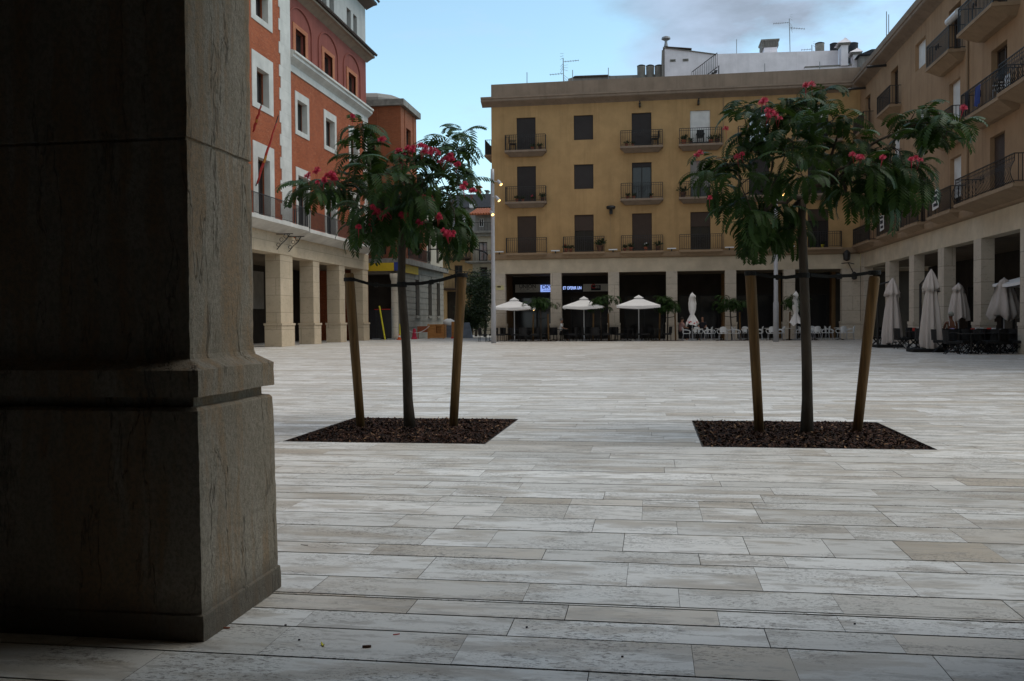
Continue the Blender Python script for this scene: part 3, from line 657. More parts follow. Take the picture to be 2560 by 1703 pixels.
# arcade
b = MB(); FT.box(b, 14, Q1+.1, 5.0, 6.075, -.04, .9); FD.box(b, Q1+.1, ED, 5.0, 6.075, -.04, .9); b.build('arcade_beam', M['stone_red_arcade'], rd)
for (a, c, F) in ((17.9, 19.3, FT), (23.7, 25.1, FT), (29.5, 30.9, FT), (35.3, 36.7, FT), (41.2, 42.6, FT), (46.95, 48.66, FT), (52.37, 53.4, FD), (57.02, 58.08, FD), (61.84, 63.05, FD)):
    q = MB(); F.box(q, a, c, 1.27, 4.997, 0, .85); F.box(q, a-.06, c+.06, 0, 1.15, -.06, .91); F.box(q, a-.1, c+.1, 1.153, 1.267, -.1, .95)
    for z in (2.2, 3.15, 4.1): pass
    q.build('pillar', M['stone_red_arcade'], rd)
b = MB(); FD.box(b, 14, ED, 5.0, 5.2, .902, 5.2); b.build('arcade_ceiling', M['ceiling_plaster'], rd)
b = MB(); FD.box(b, 14, ED, 0, 5.2, 5.0, 5.3); b.build('shop_wall', M['interior_dark'], rd)
for c in (51, 55.4, 60):
    b = MB(); FD.box(b, c-1.0, c+1.0, 2.2, 4.6, 4.9, 4.997); b.build('stone_panel', M['stone_grey'], rd)
def redbalc(F, u0, u1, Xf):
    sl = F.balcony(rd, u0, u1, 6.58, 'stone_trim', 'iron', proj=.95, rail=1.05, th=.2, deep=.5, taper=.3, ornament=False, gap=.13); return sl
redbalc(FT, 20, 48.75, XT); redbalc(FD, 49.5, 62.2, XR)
for p in (46.4, 48.0):
    b = MB(); x = XT+.02
    b.tube([(x, p, 6.02), (x+.95, p, 6.02)], .025, 5); b.tube([(x+.75, p, 6.0), (x+.6, p, 5.75), (x+.3, p, 5.5), (x+.04, p, 5.2)], .025, 5)
    for (dx, z, r_) in ((.55, 5.9, .12), (.3, 5.72, .1), (.12, 5.45, .09)): b.tube([(x+dx+r_*math.cos(q), p, z+r_*math.sin(q)) for q in [i*math.pi/4 for i in range(9)]], .015, 4)
    b.build('scroll_bracket', M['iron'], rd)

# ================================================================ brown brick tower house behind it
XD = -18.2; YD = 65.7
tw = thing('brick_building', 'brown brick corner building with a domed top behind the red one, stone below', 'building', (-21, 70, 0))
FE = Facade(lambda u, v, w: (XD-w, u, v)); FF = Facade(lambda u, v, w: (u, YD+w, v))
win = (67.2, 68.5, 13.3, 15.9)
b = MB(); FE.wall(b, YD, 70.2, 9.6, 17.2, [win], .35); FF.wall(b, -27, XD, 9.6, 17.2, [(-21.4, -20.2, 13.3, 15.9)], .35); b.face([(XD, 70.2, 9.6), (XD, 70.2, 17.2), (-27, 70.2, 17.2), (-27, 70.2, 9.6)]); b.build('tower_wall', M['brick_brown'], tw, weld=True, recalc=False)
FE.window(tw, *win, .22, 'dark_frame'); FF.window(tw, -21.4, -20.2, 13.3, 15.9, .22, 'dark_frame')
for u in (66.75, 69.2): b = MB(); FE.box(b, u-.05, u+.05, 10, 17.1, -.05, .02); b.build('pilaster_strip', M['brick_brown'], tw)
b = MB(); FF.box(b, -20.05, -19.95, 10, 17.1, -.05, .02); b.build('pilaster_strip', M['brick_brown'], tw)
b = MB(); b.box(-27, XD+.3, YD-.3, 70.5, 17.2, 17.65); b.build('coping', M['concrete'], tw)
b = MB(); b.lathe((-21.2, 68.6, 17.6), [(2.95, 0), (2.9, .38), (2.6, .66), (2.1, .86), (1.2, .98), (.2, 1.0)], 11); b.build('dome', M['plaster_old'], tw)
lo = [(u, u+1.2, 1.75, 4.6) for u in (69.3, 73.4, 76.4)]
b = MB(); FE.wall(b, YD, 79, 0, 5.55, lo, .3); FF.wall(b, -21.9, XD, 0, 5.55, [(-21.4, -19.0, 0, 4.85)], 1.2); b.build('stone_base', M['stone_grey'], tw, weld=True, recalc=False)
b = MB()
for z in [.9+i*.46 for i in range(11)]:
    us = [YD]+[x for o in lo for x in (o[0], o[1])]+[79] if 1.6 < z < 4.65 else [YD, 79]
    for a, c in zip(us[::2], us[1::2]): FE.box(b, a, c, z, z+.42, -.05, .02)
b.build('stone_course', M['stone_grey'], tw)
for o in lo: FE.window(tw, *o, .2, 'dark_frame', mull=2); q = MB(); FE.box(q, o[0]-.12, o[1]+.12, o[2]-.18, o[2]-.02, -.16, .02); q.build('sill', M['stone_grey'], tw)
b = MB(); FF.box(b, -21.4, -19, 0, 4.85, 1.22, 1.3); FE.box(b, YD+.5, 78.8, .2, 12, .6, .7); b.build('inner_wall', M['interior_dark'], tw)
b = MB(); b.lathe((-18.72, YD-.28, 0), [(.34, 0), (.34, .3), (.27, .4), (.25, 4.3), (.33, 4.5), (.36, 4.85)], 16); b.build('column', M['stone_pillar'], tw, smooth=True)
up = [(u, u+1.1, 6.3, 8.6) for u in (67.2, 70.4, 73.6, 76.6)]
b = MB(); FE.wall(b, YD, 73.2, 5.95, 9.6, up[:2], .25); FF.wall(b, -22, XD, 5.95, 9.6, [(-20.6, -19.4, 6.3, 8.6)], .25); b.build('brick_wall', M['brick_brown'], tw, weld=True, recalc=False)
b = MB(); FE.wall(b, 73.2, 79, 5.95, 10.6, up[2:], .25); b.face([(XD, 79, 0), (XD, 79, 10.6), (-27, 79, 10.6), (-27, 79, 0)]); b.face([(XD, 73.2, 9.6), (XD, 73.2, 10.6), (-27, 73.2, 10.6), (-27, 73.2, 9.6)]); b.build('pale_wall', M['plaster_street_pale'], tw, weld=True, recalc=False)
for o in up: FE.window(tw, *o, .15, 'dark_frame')
FF.window(tw, -20.6, -19.4, 6.3, 8.6, .15, 'dark_frame')
b = MB(); FE.box(b, YD-.45, 79.3, 5.56, 5.94, -.45, .3); FF.box(b, -22, XD-.302, 5.56, 5.94, -.45, .3); b.build('ledge', M['concrete'], tw)
FF.balcony(tw, -21.6, -18.3, 5.98, 'concrete', 'iron', proj=.4, deep=.3, ornament=False)
FE.balcony(tw, 66.2, 73.0, 5.98, 'concrete', 'iron', proj=.4, deep=.3, ornament=False)
b = MB(); b.prism([(XD+.3, 70.3, 12.9), (XD+.3, 79.2, 10.6), (XD+.3, 79.2, 10.4), (XD+.3, 70.3, 10.4)], (-6, 0, 0)); b.build('slate_roof', M['slate'], tw)

# ================================================================ houses closing the street
YE = 85.0
FH = Facade(lambda u, v, w: (u, YE+w, v))
def A(x, y, Y=YE): return onY(1100+x/3.567, 440+y/3.567, Y)
oh = thing('town_house', 'narrow ochre house with dark balconies at the end of the side street', 'house', (-18, 87, 0))
xa, xb, xc = -20.5, A(290, 700).x, -8.0
w1 = [A(122, 0).x, A(193, 0).x]; zt = A(0, 490).z
o1 = [(w1[0], w1[1], A(0, 730).z, A(0, 560).z), (w1[0], w1[1], A(0, 1000).z, A(0, 800).z)]
b = MB(); FH.wall(b, xa, xb, 0, zt, o1+[(A(50, 0).x, A(140, 0).x, 0, A(0, 1030).z)], .3); b.build('wall', M['plaster_street_ochre'], oh, weld=True, recalc=False)
b = MB(); FH.box(b, xa, xb, 0, zt-.1, .4, .6); FH.box(b, xa, xb, zt-.1, zt, .002, 5); b.build('inner_wall', M['interior_dark'], oh)
for o in o1: FH.window(oh, *o, .12, 'wood_frame'); FH.balcony(oh, o[0]-1.1, o[1]+.85, o[2]-.02, 'wood_frame', 'iron', proj=.6, deep=.25, ornament=False)
b = MB(); FH.box(b, xa, xb-.8, zt+.003, A(0, 350).z, 3.2, 3.4); th = b.build('terrace_wall', M['plaster_white'], oh)
b = MB(); FH.box(b, A(60, 0).x, A(115, 0).x, zt+.003, A(0, 390).z, 3.15, 3.198); b.build('door', M['tarp_blue'], th)
b = MB(); FH.box(b, xa, xb, zt+.95, zt+1.0, .05, .09)
for i in range(24): u = xa+(xb-xa)*i/23; FH.box(b, u-.012, u+.012, zt+.003, zt+.95, .06, .085)
b.build('railing', M['iron'], oh)
b = MB(); FH.box(b, A(240, 0).x, A(272, 0).x, zt+.003, A(0, 400).z, .1, .5); b.build('gate_post', M['plaster_street_ochre'], oh)
gh = thing('town_house', 'pale grey house with cornice and rooftop room beside the ochre one', 'house', (-13, 87, 0))
zc = A(0, 500).z
o2 = [(A(340, 0).x, A(415, 0).x, A(0, 765).z, A(0, 597).z), (A(350, 0).x, A(415, 0).x, A(0, 960).z, A(0, 820).z)]
b = MB(); FH.wall(b, xb+.002, xc, 0, zc, o2, .3); b.build('wall', M['plaster_street_pale'], gh, weld=True, recalc=False)
b = MB(); FH.box(b, xb+.01, xc, 0, zc-.1, .4, .6); FH.box(b, xb+.01, xc, zc-.1, zc, .002, 5); b.build('inner_wall', M['interior_dark'], gh)
for k, o in enumerate(o2): FH.window(gh, *o, .12, 'dark_frame', pane='glass_sky' if k == 0 else 'glass_dark'); FH.balcony(gh, o[0]-1.2, o[1]+1.3, o[2]-.02, 'concrete', 'iron', proj=.6, deep=.25, ornament=False)
b = MB(); FH.box(b, xb-.1, xc, A(0, 548).z, A(0, 520).z, -.25, -.002); FH.box(b, xb-.2, xc, A(0, 519).z, zc, -.45, -.002); b.build('cornice', M['concrete'], gh)
b = MB(); FH.wall(b, xb+.3, xc, zc+.003, A(0, 345).z, [(A(342, 0).x, A(385, 0).x, A(0, 462).z, A(0, 388).z)], .2); q = tuple(FH.fn(0, 0, 1.5)); rw = b.build('rooftop_room', M['plaster_old'], gh, weld=True, recalc=False)
FH.window(gh, A(342, 0).x, A(385, 0).x, A(0, 462).z, A(0, 388).z, .1, 'cloth_white')
b = MB(); FH.box(b, xb+.3, xc, zc+.003, A(0, 345).z-.1, .35, .5); b.build('inner_wall', M['interior_dark'], gh)
b = MB(); FH.box(b, xb, xc, zc+.75, zc+.79, -.3, -.26)
for i in range(30): u = xb+(xc-xb)*i/29; FH.box(b, u-.012, u+.012, zc+.003, zc+.75, -.29, -.27)
b.build('railing', M['iron'], gh)
b = MB(); z3, z4 = A(0, 345).z, A(0, 290).z
b.prism([(xb-.2, YE-.5, z3-.1), (xb-.2, YE+3.5, z4+.25), (xb-.2, YE+3.5, z4), (xb-.2, YE-.5, z3-.2)], (xc-xb, 0, 0))
x = xb-.1
while x < xc-.4: b.tube([(x, YE-.55, z3-.08), (x, YE+3.5, z4+.3)], .09, 5); x += .26
b.build('tile_roof', M['terracotta'], gh)
sl = thing('town_house', 'dark slate mansard roof with a small white dormer above the street houses', 'house', (-18, 97, 0))
def A2(x, y): return A(x, y, 94)
b = MB(); xs0, xs1 = A2(60, 0).x, A2(560, 0).x
b.box(xs0, xs1, 94.5, 102, 0, A2(0, 290).z); b.build('wall', M['plaster_old'], sl)
b = MB(); b.prism([(xs0-.2, 94, A2(0, 288).z), (xs0-.2, 95.6, A2(0, 152).z), (xs0-.2, 102, A2(0, 152).z), (xs0-.2, 102, A2(0, 288).z)], (xs1-xs0, 0, 0)); b.build('slate_roof', M['slate'], sl)
b = MB(); d0, d1 = A2(266, 285), A2(303, 250); b.box(d0.x, d1.x, 93.8, 95.4, d0.z, d1.z); dm = b.build('dormer', M['cloth_white'], sl)
b = MB(); b.box(d0.x+.22, d1.x-.22, 93.76, 93.797, d0.z+.2, d1.z-.15); b.build('pane', M['glass_dark'], dm)
for (x0, x1, y0, y1, m) in ((288, 322, 160, 62, 'brick_brown'), (376, 392, 155, 102, 'concrete')):
    p, q = A2(x0, y0), A2(x1, y1); b = MB(); b.box(p.x, q.x, 96, 97, p.z-1, q.z-.25); b.box(p.x-.12, q.x+.12, 95.9, 97.1, q.z-.12, q.z)
    for dx in (.06, q.x-p.x-.2): b.box(p.x+dx, p.x+dx+.14, 96.1, 96.9, q.z-.25, q.z-.12)
    b.build('chimney', M[m], sl)

# ================================================================ white rooftop block above the far building
YR = 67.0
wh = thing('rooftop_house', 'white rooftop block with a sloping left wing rising behind the far parapet', 'building', (4, 69, 15.9))
def B5(x, y, Y=YR): return onY(1640+x/3.733, 80+y/3.733, Y)
b = MB(); p = [B5(80, 150), B5(560, 215), B5(578, 215)]
x0, x1, x2, x3 = B5(80, 0).x, B5(560, 0).x, B5(580, 0).x, B5(1712, 0).x
b.prism([(x0, YR, 15.9), (x0, YR, B5(80, 152).z), (x1, YR, B5(558, 214).z), (x1, YR, 15.9)], (0, 4, 0))
lw = b.build('sloping_wing', M['plaster_white'], wh)
b = MB(); b.prism([(x0-.12, YR-.1, B5(76, 150).z), (x0-.12, YR-.1, B5(76, 142).z), (x1, YR-.1, B5(558, 207).z), (x1, YR-.1, B5(558, 213).z)], (0, 4.2, 0)); b.build('roof_edge', M['concrete'], lw)
b = MB(); b.box(x0-.2, x0-.003, YR+.1, YR+3.9, 15.9, B5(80, 165).z); b.build('stained_side_wall', M['plaster_old'], lw)
b = MB(); b.prism([(x0+.1, YR-.15, B5(90,148).z), (x0+1.9, YR-.15, B5(200,172).z), (x0+1.9, YR-.15, B5(200,163).z), (x0+.1, YR-.15, B5(90,140).z)], (0, 1.5, 0)); b.build('roof_tiles', M['roof_tile'], lw)
for (a, c, d, e) in ((130, 183, 255, 280), (250, 303, 250, 276)):
    q, r_ = B5(a, e), B5(c, d); b = MB(); b.box(q.x, r_.x, YR-.03, YR-.003, q.z, r_.z); v = b.build('vent', M['concrete'], lw)
    b = MB(); b.box(q.x+.07, r_.x-.07, YR-.04, YR-.031, q.z+.07, (q.z+r_.z)/2-.03); b.box(q.x+.07, r_.x-.07, YR-.04, YR-.031, (q.z+r_.z)/2+.03, r_.z-.07); b.build('louvre', M['dark_frame'], v)
b = MB(); b.prism([(x1+.003, YR+.3, 15.9), (x1+.003, YR+.3, B5(580, 205, YR+.3).z), (x3, YR+.3, B5(1712, 172, YR+.3).z), (x3, YR+.3, 15.9)], (0, 5, 0)); b.build('main_wall', M['plaster_white'], wh)
b = MB(); q0, q1, q2 = B5(1360, 374), B5(1380, 348), B5(1775, 335)
b.box(q1.x, B5(1845, 0).x, YR-.35, YR+.297, 15.9, q1.z); b.prism([(q0.x-.4, YR-.35, 15.9), (q1.x-.003, YR-.35, 15.9), (q1.x-.003, YR-.35, q1.z)], (0, .6, 0)); lg = b.build('ledge_wall', M['plaster_white'], wh)
b = MB(); b.box(q1.x, B5(1840, 0).x, YR-.4, YR-.0, q1.z+.003, q1.z+.09); b.build('ledge_coping', M['concrete'], lg)
# two white chimneys with hooded caps, one with an open sloping flank
def hooded(a, c, top, hood, base, flank):
    l, r_ = B5(a, 0).x, B5(c, 0).x; zh, zt, z0 = B5(a, hood).z, B5(a, top).z, B5(a, base).z
    q = MB(); q.box(l, r_, YR-.6, YR+.25, 15.9 if flank else z0, zh); ch = q.build('chimney', M['plaster_white'], wh)
    q = MB(); q.box(l-.12, r_+.12, YR-.72, YR+.37, zh+.002, zh+.12); q.build('chimney_band', M['concrete'], ch)
    q = MB(); e = .28
    q.hexa([(l-e,YR-.8,zh+.122),(r_+e*.6,YR-.8,zh+.122),(r_+e*.6,YR+.45,zh+.122),(l-e,YR+.45,zh+.122),(l+.35,YR-.4,zt),(r_-.2,YR-.4,zt),(r_-.2,YR+.1,zt),(l+.35,YR+.1,zt)]); q.build('chimney_hood', M['plaster_white'], ch)
hooded(1712, 1776, 72, 146, 335, False); hooded(1825, 1885, 168, 232, 370, True)
q = MB(); q.prism([(B5(1770, 0).x, YR-.5, 15.9), (B5(1824, 0).x, YR-.5, 15.9), (B5(1824, 0).x, YR-.5, B5(1824, 262).z)], (0, .6, 0)); q.build('buttress', M['plaster_white'], wh)
b = MB(); p0, p1 = B5(990, 190, YR+2), B5(1138, 140, YR+2); b.box(p0.x+.15, p1.x-.05, YR+2, YR+3.6, p0.z-.3, p1.z); ch = b.build('chimney', M['plaster_white'], wh)
b = MB(); zt = B5(1060, 85, YR+2).z; zz = p1.z
for k in range(5):
    z0_ = zz+.02+(zt-zz)*k/5
    for i in range(6):
        w_ = (p1.x-p0.x)/6; b.box(p0.x+i*w_+.06*(k % 2), p0.x+(i+.72)*w_+.06*(k % 2), YR+1.95, YR+3.65, z0_, z0_+(zt-zz)/5*.62)
    b.box(p0.x, p1.x+.05, YR+1.94, YR+3.66, z0_+(zt-zz)/5*.62, z0_+(zt-zz)/5-.005)
b.box(p0.x-.08, p1.x+.1, YR+1.9, YR+3.7, zt+.003, zt+.12); b.build('chimney_lattice', M['concrete'], ch)
b = MB(); p = B5(95, 148); b.tube([(p.x, YR+.8, p.z-.3), (p.x, YR+.8, B5(95, 115).z)], .12, 8); b.lathe((p.x, YR+.8, B5(95, 118).z), [(.1, 0), (.16, .1), (.1, .35), (.1, .5), (.33, .62), (.3, .75), (.05, .85)], 12); b.build('flue_pipe', M['galv'], wh)
# outside stair with railing
b = MB(); s0, s1 = B5(330, 400), B5(565, 222); n = 14
for i in range(n+1):
    f = i/n; x = s0.x+(s1.x-s0.x)*f; z = s0.z+(s1.z-s0.z)*f-1.0; b.tube([(x, YR-.7, z), (x, YR-.7, z+1.0)], .018, 4)
b.tube([(s0.x, YR-.7, s0.z), (s1.x, YR-.7, s1.z)], .028, 5); b.tube([(s0.x, YR-.7, s0.z-1), (s1.x, YR-.7, s1.z-1)], .03, 5)
for i in range(9):
    f = i/9; x = s0.x+(s1.x-s0.x)*f; z = s0.z+(s1.z-s0.z)*f-1.05; b.box(x, x+(s1.x-s0.x)/9+.02, YR-.68, YR-.02, z-.05, z)
b.tube([(s1.x+.1, YR-.7, 15.9), (s1.x+.1, YR-.7, s1.z-.9)], .04, 5); tag(b.build('roof_stair', M['iron'], origin=(s0.x, YR-.5, 15.9)), 'dark iron stair with railing climbing the white rooftop wall', 'stair')
# water tanks
def tank(x0, x1, yt, yb, label, m, B=B5, Y=YR+3):
    p, q = B(x0, yb, Y), B(x1, yt, Y); c = (p.x+q.x)/2; r_ = (q.x-p.x)/2; h = q.z-p.z
    o = thing('water_tank', label, 'tank', (c, Y, p.z-.4), group='roof water tanks')
    b = MB(); b.lathe((c, Y, p.z-.4), [(r_*.97, 0), (r_, .1), (r_*.98, (h+.4)*.5), (r_, h+.22), (r_, h+.3)], 20); b.build('drum', M[m], o, smooth=True)
    b = MB(); b.lathe((c, Y, p.z+h-.098), [(r_*1.03, 0), (r_*1.03, .06), (r_*.6, .12), (.05, .15)], 20); b.build('lid', M['slate'], o, smooth=True)
def B3(x, y, Y=YR): return onY(1200+x/3.683, 80+y/3.683, Y)
for i, (a, c, w_) in enumerate(((1447, 1522, 'leftmost of the three grey drums beside the white rooftop block'), (1529, 1603, 'middle one of the three grey drums beside the white rooftop block'), (1608, 1690, 'grey drum right against the side of the white rooftop block'))): tank(a, c, 306, 392, w_, 'concrete', B3, YR+1.0)
tank(1484, 1571, 100, 176, 'pale grey drum standing on the roof left of the hooded chimneys', 'concrete'); tank(1622, 1704, 105, 176, 'dark drum half hidden by the taller hooded chimney', 'slate'); tank(1788, 1886, 102, 240, 'dark drum between the two hooded white chimneys', 'slate')
b = MB(); q = [B3(790, 447), B3(1690, 385)]; 
b.prism([(B3(785,0).x, YR+2, 15.9), (B3(785,0).x, YR+2, B3(785,432,YR+2).z), (B3(850,0).x, YR+2, B3(850,414,YR+2).z), (B3(1160,0).x, YR+2, B3(1160,402,YR+2).z), (B3(1200,0).x, YR+2, B3(1200,404,YR+2).z), (B3(1690,0).x, YR+2, B3(1690,388,YR+2).z), (B3(1690,0).x, YR+2, 15.9)], (0, 1.2, 0))
lw2 = thing('roof_wall', 'low weathered roof wall with mossy tiles behind the far parapet', 'wall', (0, YR+2, 15.9)); b.build('wall', M['plaster_old'], lw2)
b = MB(); b.prism([(B3(830,0).x, YR+1.85, B3(830,425,YR+2).z), (B3(850,0).x, YR+1.85, B3(850,410,YR+2).z), (B3(1165,0).x, YR+1.85, B3(1165,398,YR+2).z), (B3(1180,0).x, YR+1.85, B3(1180,412,YR+2).z)], (0, 1.5, 0)); b.build('roof_tiles', M['roof_tile'], lw2)
bb = thing('roof_shed', 'dark roof shed at the corner behind the right parapet', 'shed', (14, 66, 15.9)); b = MB(); p, q = B5(1888, 370, 66), B5(1990, 192, 66); b.box(p.x, q.x+4, 65.5, 68, 15.9, q.z-.35); b.build('wall', M['plaster_old'], bb)
b = MB(); b.prism([(p.x-.2, 65.2, q.z-.345), (p.x+.7, 65.2, q.z), (q.x+4, 65.2, q.z), (q.x+4, 65.2, q.z-.345)], (0, 3, 0)); b.build('roof', M['slate'], bb)
# aerials and poles
def pole(p0, p1, label, r_=.025):
    b = MB(); b.tube([p0, p1], r_, 5); tag(b.build('roof_pole', M['galv'], origin=tuple(p0)), label, 'pole', 'thin poles on the roof')
for x, y0, y1, lab in ((433, 470, 372, 'thin bent pole on the far parapet near its left end'), (853, 450, 350, 'thin pole on the parapet just right of the larger aerial'), (1182, 432, 330, 'thin pole on the parapet left of the three grey drums')):
    p, q = B3(x, y0, Y0+.5), B3(x, y1, Y0+.5); p.z = 16.5; pole(p, q, lab)
for x, y0, y1, lab in ((752, 200, 70, 'thin pole standing up from the white roof left of the lattice chimney'), (1015, 385, 295, 'short pole in front of the white rooftop wall, below the lattice chimney'), (1528, 372, 277, 'short pole in front of the white wall near the hooded chimneys')):
    Yp = YR+1 if y0 < 250 else Y0+.6; p, q = B5(x, y0, Yp), B5(x, y1, Yp); p.z -= .6; pole(p, q, lab)
for dy, lab in ((0, 'taller of two poles on the right wing parapet'), (.6, 'shorter of two poles on the right wing parapet')):
    p = onX(2080+(445+dy*30)/3.2667, 240/3.2667, X1+.2); q = onX(2080+(445+dy*30)/3.2667, (95+dy*40)/3.2667, X1+.2); pole((p.x, p.y, 16.5), (p.x, p.y, q.z), lab)
def aerial(base, top, booms, label):
    o = thing('tv_aerial', label, 'aerial', tuple(base), group='television aerials on the roofs'); b = MB(); b.tube([base, top], .03, 5); b.build('mast', M['galv'], o)
    for (p, q, fan) in booms:
        p, q = Vector(p), Vector(q); b = MB(); b.tube([p, q], .018, 4); d = q-p; n = max(4, int(d.length/.16))
        for i in range(n):
            c = p+d*(i+.8)/n; b.tube([c+Vector((0, -.22, .0)), c+Vector((0, .22, .0))], .01, 4); b.tube([c+Vector((0, 0, -.05)), c+Vector((0, 0, .05))], .01, 4)
        if fan:
            for s_ in (-1, 1):
                for k in (.25, .45, .65): b.tube([p+Vector((.02, -.3, s_*k*.7)), p+Vector((-.25 if d.x > 0 else .25, .3, s_*k))], .012, 4)
        b.build('antenna', M['galv'], o)
Ya = Y0+1.5
aerial(B3(770, 460, Ya)-Vector((0, 0, .6)), B3(766, 245, Ya), [(B3(770, 275, Ya), B3(910, 262, Ya), True), (B3(770, 383, Ya), B3(642, 394, Ya), True)], 'double armed aerial on the left part of the far roof')
def B4a(x, y, Y=YR+2): return onY(1960+x/9.8, 20+y/9.8, Y)
aerial(B4a(155, 1080)-Vector((0, 0, .8)), B4a(130, 262), [(B4a(135, 358), B4a(-260, 385), True), (B4a(140, 488), B4a(510, 516), False)], 'tall aerial mast above the white rooftop block')
aerial(B4a(690, 1080)-Vector((0, 0, .8)), B4a(682, 905), [(B4a(690, 1012), B4a(420, 1030), True)], 'low aerial close to the pale drum on the white roof')
# ---------------------------------------------------------------- silk trees
def frond(b, o, az, el, L, droop, rg, pw=.0138, pairs=11, pl=.31):
    h = Vector((math.cos(az), math.sin(az), 0)); s = Vector((-h.y, h.x, 0)); p = Vector(o); n = pairs; st = L/(n+1)
    base = min(1, max(0, rg.gauss(.42, .25))); roll = rg.uniform(-.5, .5)
    prev = p.copy()
    for i in range(n+1):
        t = i/n; a = el-droop*t**1.15; d = h*math.cos(a)+Vector((0, 0, math.sin(a))); up = Vector((0, 0, math.cos(a)))-h*math.sin(a)
        p = p+d*st
        b.tint = (base*.5, 0, 0, 1)
        b.face([prev+s*.0028, prev-s*.0028, p-s*.002, p+s*.002]); prev = p.copy()
        if i < 1: continue
        ln = L*pl*(.55+.45*math.sin(math.pi*min(1, .18+t*.8)))*rg.uniform(.85, 1.1)
        for sg in (-1, 1):
            sd = (s*sg*math.cos(roll*sg)+up*math.sin(roll*sg)*.6)
            q = (sd*.86+d*.5-up*.10).normalized(); w_ = pw*rg.uniform(.8, 1.15); wd = (d*.9-sd*.45).normalized()*w_
            dr = Vector((0, 0, -1))*ln
            b.tint = (min(1, max(0, base+rg.uniform(-.12, .16))), 0, 0, 1)
            m1 = p+q*ln*.35+dr*.03; m2 = p+q*ln*.75+dr*.13; tp = p+q*ln*.98+dr*.24
            b.face([p+q*ln*.04, m1-wd, m2-wd*.85, tp, m2+wd*.85, m1+wd])
def pompom(b, c, r, rg, n=110):
    for i in range(n):
        u = rg.uniform(-.55, 1); a = rg.uniform(0, 6.283); k = math.sqrt(1-u*u); d = Vector((k*math.cos(a), k*math.sin(a), u)); e = d.orthogonal().normalized()*rg.uniform(.0012, .0026)
        l = r*rg.uniform(.75, 1.1); b.tint = (rg.uniform(.05, .4), 0, 0, 1); b.face([c+e*.3, c-e*.3, c+d*l-e, c+d*l*1.04, c+d*l+e])
def silk_tree(root, trunk, ros, flowers, Yt, seed, nf=(6, 9), depth=.75, L=(.34, .50)):
    rg = random.Random(seed); b = MB()
    tp = [Vector(p) for p in trunk]; k = len(tp); rads = [.062-.020*i/(k-1) for i in range(k)]; rads[0] = .078
    tt = [];
    for i, p in enumerate(tp): tt.append(p+Vector((noise.noise(p*2), noise.noise(p*2+Vector((5, 0, 0))), 0))*.012)
    b.tube(tt, rads, 12)
    nodes = [(tt[-1], .04)]; pts = []
    for (x, y, sp) in ros:
        e = abs(rg.gauss(0, 1)); dy = rg.choice((-1, 1))*min(1.25, e)*depth*sp; pts.append((onY(x, y, Yt+dy), sp))
    pts.sort(key=lambda q: (q[0]-nodes[0][0]).length)
    cr = MB()
    for p, sp in pts:
        a, ra = min(nodes, key=lambda q: (q[0]-p).length+.35*(q[0]-tt[-1]).length*0+ (10 if q[0].z > p.z+.25 else 0))
        mid = (a+p)/2+Vector((rg.uniform(-.05, .05), rg.uniform(-.05, .05), .05)); r1 = max(.006, ra*.62)
        b.tube([a, mid, p], [ra*.8, (ra*.8+r1)/2, r1], 6); nodes.append((p, r1))
        for j in range(int(rg.randint(*nf))):
            low = p.z < tt[-1].z+.35
            el = rg.uniform(-.9, .35) if low and rg.random() < .7 else rg.uniform(.0, .95)
            frond(cr, p+Vector((rg.uniform(-.05, .05), rg.uniform(-.05, .05), rg.uniform(-.06, .04))), rg.uniform(0, 6.283), el, rg.uniform(*L), rg.uniform(1.0, 2.0), rg)
    b.build('trunk', M['bark'], root, smooth=True)
    cr.build('crown', M['leaf_silk'], root, recalc=False)
    for (x, y, n, spread) in flowers:
        f = MB(); c = onY(x, y, Yt-rg.uniform(.6, 1.05))
        for j in range(max(1, round(n*(1 if Yt > 10.8 else .5)))):
            q = c+Vector((rg.uniform(-1, 1)*spread, rg.uniform(-1, 1)*spread*.6, rg.uniform(-.6, .6)*spread)); pompom(f, q, rg.uniform(.028, .042), rg)
            f.tint = (.1, 0, 0, 1); f.face([q+Vector((.003, 0, 0)), q-Vector((.003, 0, 0)), c+Vector((0, .03, -.12))])
        f.build('flower_cluster', M['petal'], root, recalc=False)
def T1(zx, zy): return 720+zx/4.02, 270+zy/4.02
def T2(zx, zy): return 1700+zx/3.267, 200+zy/3.267
def T3(zx, zy): return 2020+zx/4.752, 230+zy/4.752
def Dp(x, y): return x/.9207, y/.9207
r1 = [(720,160,.4),(740,260,.5),(760,400,.6),(720,480,.6),(830,520,.8),(960,560,.8),(1080,560,.8),(1230,520,.8),(1380,500,.8),(1520,480,.8),(1600,310,.4),(1640,400,.6),(1690,420,.5),(1650,560,.8),(1680,640,.8),
      (1730,255,.2),(360,740,.4),(260,770,.4),(420,790,.5),(540,760,.6),(300,840,.4),(640,740,.7),(560,870,.7),(700,850,1),(840,680,1),(980,680,1),(1120,720,1),(1260,700,1),(1400,680,1),(1540,720,1),(180,820,.4),(1700,760,.5),
      (660,980,.8),(780,980,1),(900,850,1),(1040,850,1),(1180,880,1),(1320,860,1),(1460,860,1),(1600,860,1),(1650,820,.9),(1000,1000,1),(1300,1000,1),(1480,1000,1),(1640,980,.9),(1660,960,.8),
      (860,1100,1),(740,1120,.8),(1020,1150,1),(1240,1120,1),(1400,1130,.9),(1500,1150,.8),(1680,1150,.3),(1690,1230,.3),(820,1200,.9),(960,1220,1),(1270,1180,.9),(1430,1220,.7),(760,1260,.6),(1180,760,1),(900,960,1),(1120,1000,1),(1560,950,1)]
